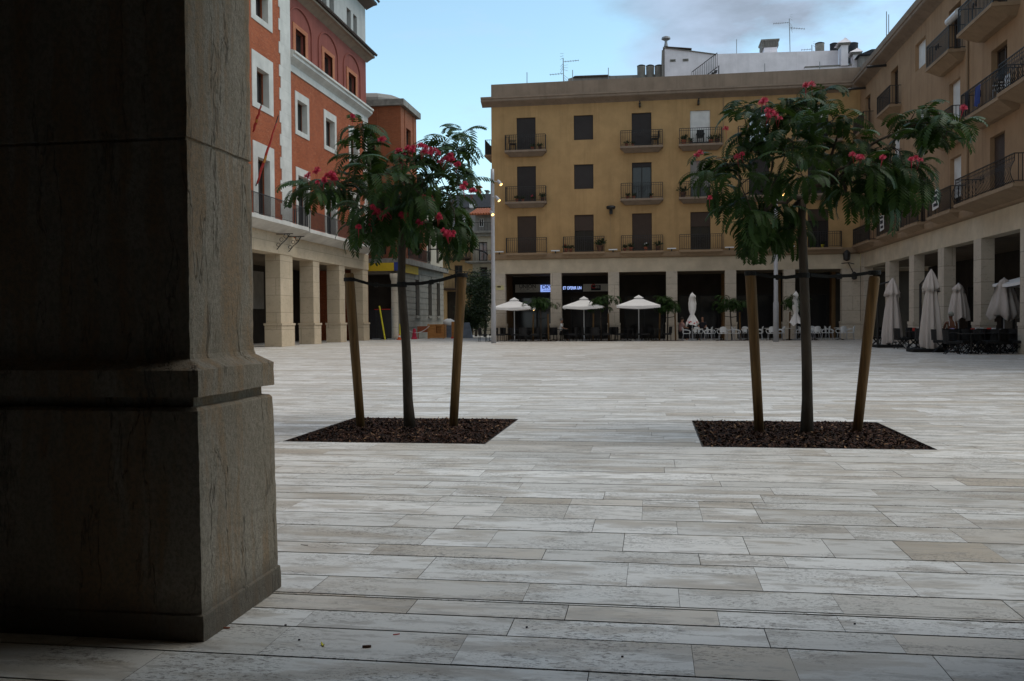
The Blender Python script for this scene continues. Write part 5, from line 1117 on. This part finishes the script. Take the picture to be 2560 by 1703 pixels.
def cafe_table(mtop, r_=.36, sq=False):
    o = bpy.data.objects.new('cafe_table', None); COL.objects.link(o); o['category'] = 'table'
    b = MB()
    if sq: b.box(-r_, r_, -r_, r_, .71, .74)
    else: b.lathe((0, 0, .71), [(r_-.01, 0), (r_, .008), (r_, .024), (r_-.01, .03)], 24)
    b.build('table_top', M[mtop], o); b = MB(); b.tube([(0, 0, .02), (0, 0, .71)], .03, 8)
    for k in range(4): a = k*math.pi/2+.78; b.tube([(0, 0, .08), (.3*math.cos(a), .3*math.sin(a), .012)], .018, 5)
    b.build('pedestal', M['dark_frame'], o); return o
used = set()
def put(proto, x, y, rz, label, group):
    o = proto if proto.name not in used else copy_tree(proto); used.add(proto.name)
    o.location = (x, y, 0); o.rotation_euler = (0, 0, rz); tag(o, label, None, group); return o
rg = random.Random(21)
bc, bf, wc, tb, tw_, tf = black_chair('cafe_chair'), black_chair('folding_chair', True), white_chair(), cafe_table('black_plastic', .36, True), cafe_table('sign_grey', .36), cafe_table('black_plastic', .38, True)
SIDE = (('left', -.62, 0, -90), ('right', .62, 0, 90), ('near', 0, -.62, 0), ('far', 0, .62, 180))
def setting(proto_t, proto_c, x, y, who, tl, cl, tg, cg, sides, jit=.07):
    put(proto_t, x, y, rg.uniform(-.1, .1), tl, tg)
    for s_ in sides:
        nm, dx, dy, rz = SIDE[s_]; put(proto_c, x+dx+rg.uniform(-jit, jit), y+dy+rg.uniform(-jit, jit), R(rz)+rg.uniform(-.25, .25), cl % nm+who, cg)
for i, (x, y, sd_) in enumerate(((-10.05,57.3,(0,1,3)),(-8.9,59.2,(0,1,2,3)),(-7.9,57.2,(0,1,2,3)),(-6.3,59.1,(0,1,2)),(-5.55,57.2,(1,3)),(-4.2,59.2,(0,2,3)),(-3.45,57.2,(0,1,2,3)),(-2.35,59.3,(0,1,2)),(-1.5,57.5,(0,1,3)),(-.2,59.0,(0,2,3)),(.25,57.2,(0,1)))):
    setting(tb, bc, x, y, ORD[i]+' dark table from left, far terrace', 'dark square café table, '+ORD[i]+' from the left on the far terrace', 'black café chair, %s side of ', 'dark tables under the white parasols', 'black chairs under the white parasols', sd_)
for i, (x, y, sd_) in enumerate(((2.75,57.3,(0,1,3)),(4.2,57.6,(0,1,2)),(5.75,57.3,(0,1,3)),(7.1,57.5,(0,1,2)),(8.2,57.3,(0,1)),(9.7,57.4,(0,1,2,3)),(11.2,57.5,(0,1,2)))):
    setting(tw_, wc, x, y, ORD[i]+' round grey table from the left', 'round grey café table, '+ORD[i]+' from the left among the white chairs', 'white plastic armchair, %s side of ', 'round tables among the white chairs', 'white plastic chairs on the far terrace', sd_)
rt_ = []
for i, (px, Y, sd_, wa) in enumerate(((2292,40.6,(0,1,2,3),'beside the tallest folded parasol'),(2345,38.0,(0,1,2,3),'where the capped man sits'),(2395,36.0,(0,1,2,3),'right in front of the seated man'),(2445,38.2,(0,1,2,3),'with the red and white boxes'),(2476,35.8,(0,1,2,3),'with the second set of boxes'),(2542,36.2,(0,1,2,3),'at the right edge of view'),(2222,43.4,(0,1,2,3),'behind the right hand stake'),
        (2320,41.6,(0,1,2),'near the third arcade pillar'),(2500,34.8,(0,1,3),'in front of the red boxes'),(2510,37.6,(0,1,3),'under the farthest right folded parasol'),(2428,34.4,(0,1,3),'nearest the viewer, right terrace'))):
    x = onY(px, 850, Y).x; rt_.append((x, Y))
    setting(tf, bf, x, Y, 'dark table '+wa, 'dark café table '+wa, 'black folding chair, %s side of ', 'dark tables on the right terrace', 'black folding chairs on the right terrace', sd_)
def napkins(x, y, lab, seed):
    r2 = random.Random(seed); o = thing('napkin_box', lab, 'napkin box', (x, y, .742), group='napkin boxes on the right tables')
    for dx, m in ((-.2, 'paint_red'), (-.04, 'cloth_white'), (.14, 'paper_white')):
        b = MB(); b.box(x+dx-.06, x+dx+.06, y-.05, y+.05, .743, .743+r2.uniform(.12, .17)); b.build('box', M[m], o, bevel=.006)
napkins(rt_[3][0], rt_[3][1], 'red and white napkin boxes on the table right of the seated man', 1); napkins(rt_[4][0]+.15, rt_[4][1], 'red and white napkin boxes on the table near the right edge', 2); napkins(rt_[0][0]+.1, rt_[0][1], 'white napkin boxes on the table behind the tallest folded parasol', 3)

# ---------------------------------------------------------------- people
def skinned(name, nodes, edges, mat, parent, sub=2):
    me = bpy.data.meshes.new(name); me.from_pydata([n[:3] for n in nodes], edges, []); o = bpy.data.objects.new(name, me); COL.objects.link(o)
    md = o.modifiers.new('s', 'SKIN'); md.use_smooth_shade = True
    for i, n in enumerate(nodes):
        sv = me.skin_vertices[0].data[i]; r_ = n[3]; sv.radius = r_ if hasattr(r_, '__len__') else (r_, r_); sv.use_root = i == 0
    o.modifiers.new('u', 'SUBSURF').levels = sub
    dg = bpy.context.evaluated_depsgraph_get(); m2 = bpy.data.meshes.new_from_object(o.evaluated_get(dg)); bpy.data.objects.remove(o)
    m2.materials.clear(); m2.materials.append(M[mat]); m2.name = name; q = bpy.data.objects.new(name, m2); COL.objects.link(q); q.parent = parent; return q
def seated(label, x, y, rz, shirt, trousers, hair, skin='skin', lean=.0, sleeveless=False, lift=0, bald=False):
    o = thing('person', label, 'person', (x, y, 0), rz)
    z = .06+lift; L = lean
    N = [(0,0,.46+z,(.15,.11)),(0,-.02+L*.3,.68+z,(.135,.095)),(0,-.02+L*.7,.92+z,(.155,.1)),(0,L,1.03+z,(.085,.07)),(0,.01+L,1.1+z,.055),(0,.03+L,1.19+z,(.072,.088)),(0,.03+L,1.29+z,(.075,.095)),(0,.02+L,1.36+z,(.05,.06)),(0,.12+L,1.235+z,.012)]
    Ed = [(0,1),(1,2),(2,3),(3,4),(4,5),(5,6),(6,7),(5,8)]
    for s_ in (-1, 1):
        k = len(N); N += [(s_*.1,.05,.45+z,.085),(s_*.14,.42,.47+z,.062),(s_*.14,.44,.28+z*.5,.052),(s_*.14,.42,.07,.038),(s_*.15,.56,.04,(.04,.03))]; Ed += [(0,k),(k,k+1),(k+1,k+2),(k+2,k+3),(k+3,k+4)]
        k = len(N); N += [(s_*.18,L*.9,1.0+z,.055),(s_*.235,.06+L*.5,.78+z,.042),(s_*.2,.28+L*.4,.72+z,.032),(s_*.18,.36+L*.4,.725+z,(.034,.016))]; Ed += [(2,k),(k,k+1),(k+1,k+2),(k+2,k+3)]
        for j in range(4): N.append((s_*.18+(j-1.5)*.018,.43+L*.4-.012*abs(j-1.4),.715+z,.008)); Ed.append((k+3,len(N)-1))
        N.append((s_*.18-s_*.045,.38+L*.4,.73+z,.009)); Ed.append((k+3,len(N)-1))
    skinned('body', N, Ed, skin, o)
    e = .016
    sN = [(0,0,.44+z,(.165+e,.125+e)),(0,-.02+L*.3,.68+z,(.14+e,.1+e)),(0,-.02+L*.7,.90+z,(.16+e,.105+e))]; sE = [(0,1),(1,2)]
    if sleeveless:
        sN[2] = (0,-.02+L*.55,.80+z,(.15+e,.1+e))
    else:
        sN.append((0,L,1.04+z,(.085,.07))); sE.append((2,3))
        for s_ in (-1, 1): k = len(sN); sN += [(s_*.18,L*.9,1.0+z,.062+e),(s_*.225,.04+L*.6,.82+z,.05+e)]; sE += [(2,k),(k,k+1)]
    skinned('shirt', sN, sE, shirt, o)
    if sleeveless:
        b = MB()
        for s_ in (-1, 1): b.tube([(s_*.11,-.135+L*.5,.86+z),(s_*.1,-.115+L*.8,1.0+z),(s_*.09,-.05+L,1.085+z),(s_*.1,.06+L,1.02+z)], .012, 5)
        st_ = b.build('strap', M['cloth_white'], None); st_.parent = o
    tN = [(0,0,.46+z,(.16+e,.12+e))]; tE = []
    for s_ in (-1, 1): k = len(tN); tN += [(s_*.1,.05,.45+z,.092+e),(s_*.14,.42,.47+z,.068+e),(s_*.14,.44,.28,.06+e),(s_*.14,.42,.11,.05+e)]; tE += [(0,k),(k,k+1),(k+1,k+2),(k+2,k+3)]
    skinned('trousers', tN, tE, trousers, o)
    if not bald:
        b = MB(); b.lathe((0, .005+L, 1.27+z), [(.086, -.03), (.094, .03), (.088, .08), (.06, .125), (.02, .142)], 14, mod=lambda i, a, r_: (r_*(1.05+.14*abs(math.sin(a))), .03 if math.sin(a) > .4 and i == 0 else 0)); h_ = b.build('hair', M[hair], None, smooth=True); h_.parent = o
    return o
seated('person with grey cap and pale lilac sleeveless top sitting with back to the viewer', onY(2100+985/3.563, 800, 37.4).x, 37.3, 0, 'cloth_lilac', 'cloth_dark', 'cloth_cap', 'skin_tan', lean=.05, sleeveless=True, lift=.06)
seated('person in a white shirt sitting sideways beside the second pillar of the far arcade', onY(1402, 800, 57.6).x, 57.7, R(-80), 'cloth_white', 'cloth_dark', 'hair_grey', lean=.02)
seated('person in a red and white striped shirt sitting by the tied white parasol', onY(1703, 800, 57.9).x, 58.1, R(-60), 'stripe_shirt', 'cloth_dark', 'hair_dark', lean=.05)
seated('bald person in dark clothes sitting and facing the square', onY(1757, 800, 58.6).x, 58.9, R(170), 'cloth_dark', 'cloth_dark', 'hair_dark', bald=True, lift=.03)

# ---------------------------------------------------------------- building works on the left
hf = thing('hoarding', 'black tarpaulin hoarding around the works by the stone based building', 'hoarding', (-20.8, 64.6, 0)); b = MB()
for i, (a, c) in enumerate(((-24, -22.4), (-22.39, -20.8), (-20.79, -19.9), (-19.89, -18.75))): b.box(a, c, 64.55+.03*(i % 2), 64.6+.03*(i % 2), .1, 2.15+.06*(i % 2))
b.build('tarpaulin', M['tarp_black'], hf); b = MB()
for x in (-24, -22.4, -20.8, -19.9, -18.76): b.tube([(x, 64.66, .03), (x, 64.66, 2.2)], .025, 6); b.box(x-.3, x+.3, 64.5, 64.8, .004, .1)
b.build('fence_post', M['galv'], hf); b = MB(); b.box(-20.0, -18.8, 64.5, 64.54, 2.2, 2.24); b.build('red_tape', M['paint_red'], hf)
b = MB(); p, q = onY(600+1138/3.136, 846, 64.1), onY(600+1093/3.136, 400+1145/3.136, 64.3); p.z = .01; b.tube([p, p.lerp(q, .5), q], [.055, .06, .055], 8); tag(b.build('yellow_tube', M['paint_yellow'], origin=tuple(p)), 'long yellow tube leaning against the black hoarding', 'tube', 'yellow tubes at the works')
b = MB(); p, q = onY(600+1253/3.136, 845, 64.2), onY(600+1255/3.136, 400+1285/3.136, 64.3); p.z = .01; b.tube([p, q], .055, 8); tag(b.build('yellow_tube', M['paint_yellow'], origin=tuple(p)), 'short yellow tube standing behind the traffic cone', 'tube', 'yellow tubes at the works')
p = gnd(600+1260/3.136, 400+1410/3.136); p = Vector((p.x, 63.9, 0)); o = thing('traffic_cone', 'small orange traffic cone at the end of the black hoarding', 'cone', tuple(p)); b = MB(); b.lathe(tuple(p), [(.14, .03), (.09, .22), (.03, .45)], 12); b.build('cone', M['paint_orange'], o); b = MB(); b.box(p.x-.19, p.x+.19, p.y-.19, p.y+.19, .003, .03); b.build('base', M['paint_red'], o); b = MB(); b.lathe(tuple(p), [(.095, .21), (.07, .31)], 12, cap=False); b.build('white_band', M['cloth_white'], o)
p = onY(980+507/9.065, 780+610/9.065, 66.5); o = thing('bollard', 'red plastic barrier post carrying a white chain', 'bollard', (p.x, 66.5, 0)); b = MB(); b.lathe((p.x, 66.5, 0), [(.24, 0), (.22, .12), (.17, .16), (.13, .6), (.09, .75), (.05, .78)], 12); b.build('body', M['paint_pink'], o)
b = MB(); pts = [onY(980+x/9.065, 780+y/9.065, 66.4) for x, y in ((400,430),(450,455),(510,472),(590,470),(660,450),(730,415),(790,370),(850,315))]
for a, c in zip(pts, pts[1:]):
    d = c-a
    for i in range(3): b.tube([a+d*(i/3+.02), a+d*((i+.75)/3)], .028, 5)
tag(b.build('plastic_chain', M['cloth_white'], origin=tuple(pts[3])), 'white plastic chain sagging between the red post and the wooden crate', 'chain')
p0, p1 = onY(980+820/9.065, 780+615/9.065, 67), onY(980+1175/9.065, 780+285/9.065, 67); o = thing('wooden_crate', 'orange brown wooden crate with a dark square opening', 'crate', ((p0.x+p1.x)/2, 67.4, 0)); F_ = Facade(lambda u, v, w: (u, 67+w, v)); b = MB(); u0, u1, v1 = p0.x, p1.x, p1.z; h0, h1 = u0+(u1-u0)*.5, u0+(u1-u0)*.82
F_.wall(b, u0, u1, .06, v1, [(h0, h1, v1*.4, v1*.88)], .25); b.box(u0, u1, 67.3, 67.9, .06, v1-.004); b.build('panel', M['crate_wood'], o, recalc=False, weld=True); b = MB()
for x in (u0-.03, u1-.05): b.box(x, x+.08, 66.94, 66.997, .0, v1+.03)
b.box(u0+.052, u1-.052, 66.95, 66.997, v1-.06, v1+.02); b.box(u0+.052, u1-.052, 66.95, 66.997, .06, .3); b.build('batten', M['crate_wood'], o)
p = onY(980+740/9.065, 840, 67.6); b = MB(); b.box(p.x-.55, p.x+.5, 67.5, 68, .5, .95); b.tube([(p.x-.5, 67.6, 0), (p.x-.5, 67.6, .5)], .04, 6); b.tube([(p.x+.4, 67.6, 0), (p.x+.4, 67.6, .5)], .04, 6); tag(b.build('barrow', M['pot_clay'], origin=(p.x, 67.6, 0)), 'rust coloured barrow left of the wooden crate', 'barrow')
p0, p1 = onY(980+1195/9.065, 840, 68.5), onY(980+1350/9.065, 840, 68.5); o = thing('waste_bin', 'dark grey bin with white sacks on top, right of the wooden crate', 'bin', ((p0.x+p1.x)/2, 68.8, 0)); b = MB(); b.hexa([(p0.x+.06,68.5,.05),(p1.x-.06,68.5,.05),(p1.x-.06,69.2,.05),(p0.x+.06,69.2,.05),(p0.x,68.45,1.0),(p1.x,68.45,1.0),(p1.x,69.25,1.0),(p0.x,69.25,1.0)]); b.build('body', M['tarp_blue'], o, bevel=.03)
b = MB(); b.lathe(((p0.x+p1.x)/2, 68.85, 1.0), [(.42, 0), (.5, .12), (.45, .3), (.3, .42), (.08, .48)], 10, mod=lambda i, a, r_: (r_*(1+.15*math.sin(3*a+i)), .04*math.sin(2*a))); b.build('sack', M['cloth_white'], o, smooth=True)
p0, p1 = onY(980+1350/9.065, 845, 68), onY(980+1410/9.065, 845, 68); o = thing('road_barrier', 'narrow orange barrier panel beside the grey bin', 'barrier', (p0.x, 68, 0)); b = MB(); b.box(p0.x, p1.x+.15, 68, 68.06, .12, 1.28); b.build('panel', M['crate_wood'], o); b = MB(); b.box(p0.x-.02, p1.x+.1, 67.9, 68.2, 0, .118); b.build('foot', M['paint_red'], o); b = MB(); b.box(p0.x+.22, p0.x+.3, 67.985, 67.998, .35, .75); b.build('white_stripe', M['cloth_white'], o)
p0, p1 = onY(980+1600/9.065, 845, 68.5), onY(980+1790/9.065, 845, 68.5); o = thing('site_panel', 'pale blue grey construction panel under the dark bushy trees', 'panel', (p0.x, 68.5, 0)); b = MB(); b.hexa([(p0.x-.1,68.5,.02),(p1.x+.1,68.5,.02),(p1.x+.1,68.9,.02),(p0.x-.1,68.9,.02),(p0.x-.1,68.6,1.2),(p1.x-.15,68.6,1.2),(p1.x-.15,68.75,1.2),(p0.x-.1,68.75,1.2)]); b.build('sheet', M['tarp_blue'], o, bevel=.02)
# cable across the side street
def CB(x, y, Y): return onY(1100+x/3.567, 440+y/3.567, Y)
for k, (pts, lab, r_) in enumerate(((((-90,655,70),(100,650,68),(230,648,66),(330,655,64),(400,680,62),(460,735,60.2)), 'thick black cable sagging from the side street to the corner of the ochre building', .05), (((0,815,76),(140,845,74),(300,860,70),(455,870,61)), 'upper of the thin wires low over the side street', .025), (((0,860,76),(150,890,74),(300,895,70),(455,885,61)), 'lower of the thin wires low over the side street', .025))):
    b = MB(); b.tube([CB(*p) for p in pts], r_, 5); tag(b.build('overhead_cable', M['rubber_black'], origin=tuple(CB(*pts[0]))), lab, 'cable', 'cables over the side street')

# ---------------------------------------------------------------- flags on the brick tower
def flag(label, a, c, n_):
    o = thing('flag', label, 'flag', tuple(a), group='furled flags on the brick tower'); d = c-a; b = MB(); b.tube([a, c], .03, 6); b.build('flagpole', M['rust_iron'], o); b = MB(); k = 12
    pts = [a+d*(.04+.86*i/k)+Vector((.02*math.sin(i*1.7), 0, -.04)) for i in range(k+1)]; b.tube(pts, [.03+.045*math.sin(math.pi*min(1, (i+1)/(k+2)))*(1.3-i/k) for i in range(k+1)], 7); b.build('cloth', M['flag_red'], o, smooth=True)
    b = MB(); b.tube([a+d*.33+Vector((.05, -.05, -.02)), a+d*.43+Vector((.05, -.05, -.02))], .05, 6); b.build('stripe', M['flag_yellow'], o)
flag('long furled red flag leaning out from the brick tower balcony', onX(640, 465, -19.7), onX(696, 289, -18.7), 0); flag('short furled red flag half hidden by the big stone pillar', onX(632, 330, -19.7), onX(655, 256, -19.0), 1)

# ---------------------------------------------------------------- balcony clutter
def pot(x, y, z, label, s_=1, flower=None, seed=1, mat='pot_clay'):
    rg = random.Random(seed); o = thing('potted_plant', label, 'potted plant', (x, y, z), group='potted plants on the balconies'); b = MB(); b.lathe((x, y, z+.003), [(.09*s_, 0), (.13*s_, .2*s_), (.145*s_, .2*s_), (.145*s_, .24*s_), (.11*s_, .24*s_)], 10); b.build('pot', M[mat], o); b = MB()
    for i in range(70):
        a = rg.uniform(0, 6.28); d = Vector((math.cos(a)*.7, math.sin(a)*.5, rg.uniform(.2, 1.2))).normalized(); c = Vector((x, y, z+.24*s_))+d*rg.uniform(.03, .3)*s_; e = d.orthogonal().normalized()*.03*s_; b.tint = (rg.random(), 0, 0, 1); b.face([c-d*.05*s_, c+e, c+d*.08*s_, c-e])
    b.build('foliage', M['leaf_pot'], o, recalc=False)
    if flower:
        b = MB()
        for i in range(4): c = Vector((x+rg.uniform(-.08, .08)*s_, y-.05, z+rg.uniform(.4, .5)*s_)); b.lathe(tuple(c), [(.02, -.03), (.05, 0), (.02, .04)], 6)
        b.build('bloom', M[flower], o)
fl3, fl2, fl1 = 12.46, 9.1, 5.75; c1, c2, c3, c4, c5, c6 = cols
for k, (dx, z, c, lab, s_, fw, mt) in enumerate(((.45,fl3,c1,'right side of the top left balcony',1,None,'pot_clay'),(.95,fl3,c1,'far right end of the top left balcony',1.1,None,'pot_brown'),(-.95,fl3,c3,'left end of the third column top balcony',.9,None,'pot_clay'),(-.55,fl3,c3,'low trough on the third column top balcony',.8,None,'pot_clay'),
   (-1.05,fl3,c4,'left end of the white shuttered balcony',1.5,None,'pot_clay'),(-.6,fl3,c4,'left of the white shutter, top floor',1,None,'pot_brown'),(.65,fl3,c4,'right of the white shutter, top floor',1.3,None,'pot_clay'),(1.05,fl3,c4,'right end of the white shuttered balcony',1.4,None,'pot_brown'),
   (-.6,fl2,c1,'red trough on the middle left balcony',1,None,'pot_clay'),(-.2,fl2,c1,'before the dark shutter of the middle left balcony',.9,None,'pot_clay'),(.4,fl2,c1,'right of the shutter on the middle left balcony',1,'petal','pot_brown'),(1.1,fl2,c1,'right end of the middle left balcony',1.3,None,'pot_brown'),(-.9,fl2,c3,'left end of the third column middle balcony',.9,None,'pot_clay'),(-.5,fl2,c3,'beside the shutter on the third column middle balcony',.9,None,'pot_clay'),(.6,fl2,c3,'right part of the third column middle balcony',.8,None,'pot_clay'),(-1.1,fl2,c4,'left end of the grey shuttered balcony',1.7,None,'pot_brown'),
   (-1.15,fl1,c2,'left end of the second lowest balcony, with red flowers',1.2,'paint_red','pot_clay'),(-.85,fl1,c2,'near the left end of the second lowest balcony',1.1,None,'pot_clay'),(1.05,fl1,c2,'bushy one right of the second lowest balcony',2.0,None,'pot_brown'),(-1.1,fl1,c3,'left end of the third lowest balcony',1,None,'pot_clay'),(-.7,fl1,c3,'left of the shutter on the third lowest balcony',1.2,None,'pot_clay'),(.25,fl1,c3,'white flowers before the third lowest shutter',1.2,'cloth_white','pot_clay'),(1.0,fl1,c3,'right end of the third lowest balcony',1.4,None,'pot_brown'),(.2,fl1,c6,'yellow pot low on the sixth balcony',.9,None,'paint_yellow'),(-.9,fl1,c6,'left yellow pot on the sixth balcony',.9,None,'paint_yellow'))):
    pot(c+dx, 59.68, z, 'potted plant on the far facade, '+lab, s_*.82, fw, 60+k, mt)
def bchair(x, y, z, rz, label, m='black_plastic'):
    o = thing('balcony_chair', label, 'chair', (x, y, z), rz, 'chairs on the balconies'); P_ = [('seat', [(-.22,.22,-.22,.22,.42,.46)]), ('backrest', [(-.22,.22,-.26,-.22,.5,.95)]), *[('leg', [(a-.02,a+.02,c-.02,c+.02,.003,.418)]) for a in (-.19,.19) for c in (-.19,.19)], *[('armrest', [(a-.02,a+.02,-.26,.2,.62,.66)]) for a in (-.24,.24)]]
    for n_, bx in P_:
        b = MB()
        for q in bx: b.box(*q)
        q = b.build(n_, M[m], None); q.parent = o
bchair(c1-.85, 59.68, fl3, R(-75), 'dark chair at the left end of the top left balcony'); bchair(c3+.85, 59.68, fl3, R(100), 'dark chair leaning at the right of the third column top balcony'); bchair(c4, 59.68, fl3, R(180), 'dark chair before the white shutter on the top floor'); bchair(X1-.4, 34.2+1.4, 9.1, R(90), 'white chair on a shaded right wing balcony', 'plastic_white')
for x, m, z0, z1, w_, lab in ((36.6, 'cloth_blue', 9.2, 9.95, .55, 'blue laundry hanging on a right wing balcony'), (37.8, 'cloth_dark', 9.3, 10.0, .4, 'dark laundry hanging beside the blue laundry')):
    b = MB(); n = 8
    for i in range(n): a0, a1 = x+w_*(i/n-.5), x+w_*((i+1)/n-.5); d0, d1 = .03*math.sin(i*2.1), .03*math.sin((i+1)*2.1); b.face([(X1-.86+d0, a0, z0+.04*math.sin(i)), (X1-.86+d1, a1, z0+.04*math.sin(i+1)), (X1-.84, a1, z1), (X1-.84, a0, z1)])
    tag(b.build('laundry', M[m], origin=(X1-.85, x, z1), recalc=False, weld=True), lab, 'laundry', 'laundry on the right wing')
for Y, lab in ((51.9, 'white printed banner on the farther first floor balcony of the right wing'), (42.3, 'white printed banner on the nearer first floor balcony of the right wing')):
    o = thing('banner', lab, 'banner', (X1-.62, Y, 6.2), group='printed banners on the right wing'); b = MB(); xb_ = X1-.63 if Y > 45 else X1-.68; b.hexa([(xb_,Y-.42,6.06),(xb_,Y+.42,6.0),(xb_+.012,Y+.42,6.0),(xb_+.012,Y-.42,6.06),(xb_-.01,Y-.4,6.86),(xb_-.01,Y+.4,6.86),(xb_+.002,Y+.4,6.86),(xb_+.002,Y-.4,6.86)]); b.build('sheet', M['paper_white'], o)
    b = MB(); b.box(xb_-.022, xb_-.012, Y-.3, Y+.3, 6.66, 6.78); b.box(xb_-.02, xb_-.01, Y-.25, Y+.3, 6.38, 6.56); b.box(xb_-.018, xb_-.008, Y-.3, Y+.25, 6.14, 6.27); b.build('print', M['ink'], o)
# roller blind of the top right door
b = MB(); b.tube([(X1-.05, 41.3, 14.2), (X1-.05, 42.7, 14.2)], .16, 10); tag(b.build('rolled_blind', M['plastic_white'], origin=(X1, 42, 14.2)), 'rolled white blind hanging in a top floor doorway of the right wing', 'blind')
# orange lamp under the first parasol
p = onY(1334, 775, 58.9); b = MB(); b.lathe((p.x, 58.9, p.z), [(.02, -.05), (.05, -.02), (.05, .03), (.015, .06)], 10); tag(b.build('hanging_lamp', M['lamp_lens'], origin=(p.x, 58.9, p.z)), 'tiny glowing orange lamp beside the first parasol', 'lamp')

# ---------------------------------------------------------------- litter on the near slabs
def bit(name, px, py, l, w_, h_, mat, rz, label, cat, curl=0):
    l *= .8; w_ *= .8; h_ *= .8
    p = gnd(px, py); b = MB(); d = Vector((math.cos(rz), math.sin(rz), 0)); s_ = Vector((-d.y, d.x, 0)); n = 5; top = []
    for i in range(n+1):
        f = i/n*2-1; ww = w_*math.sqrt(max(.04, 1-f*f*.9)); c = p+d*l*f+Vector((0, 0, .002+curl*f*f)); top.append((c, s_*ww))
    for (a, u), (c, v) in zip(top, top[1:]): b.hexa([a-u, c-v, c+v, a+u, a-u*.6+Vector((0,0,h_)), c-v*.6+Vector((0,0,h_)), c+v*.6+Vector((0,0,h_)), a+u*.6+Vector((0,0,h_))])
    tag(b.build(name, M[mat], origin=tuple(p), weld=True), label, cat)
bit('fallen_leaf', 807, 1615, .022, .007, .003, 'paint_yellow', -.9, 'small yellow green fallen leaf on the near slabs', 'leaf', .008)
bit('cigarette_butt', 917, 1620, .022, .007, .011, 'pot_brown', .25, 'dark brown stub lying on the near slabs', 'litter')
bit('twig', 991, 1588, .018, .0025, .004, 'paint_red', .5, 'short reddish twig on the near slabs', 'twig'); bit('twig', 761, 1364, .03, .002, .003, 'ink', -.15, 'thin dark twig on slabs right of the big pillar', 'twig')
bit('twig', 566, 1572, .02, .006, .006, 'pot_clay', .1, 'rust brown scrap at the foot of the big pillar', 'litter')
for px, py, lab in ((714, 1565, 'dark pebble near the foot of the big pillar'), (1317, 1570, 'dark pebble on the slabs near the bottom centre'), (1556, 1644, 'dark pebble close to the bottom edge of the view'), (2137, 1562, 'dark pebble on the slabs at the lower right'), (748, 1602, 'tiny pebble left of the yellow green leaf')): bit('pebble', px, py, .006, .005, .006, 'ink', .3, lab, 'pebble')
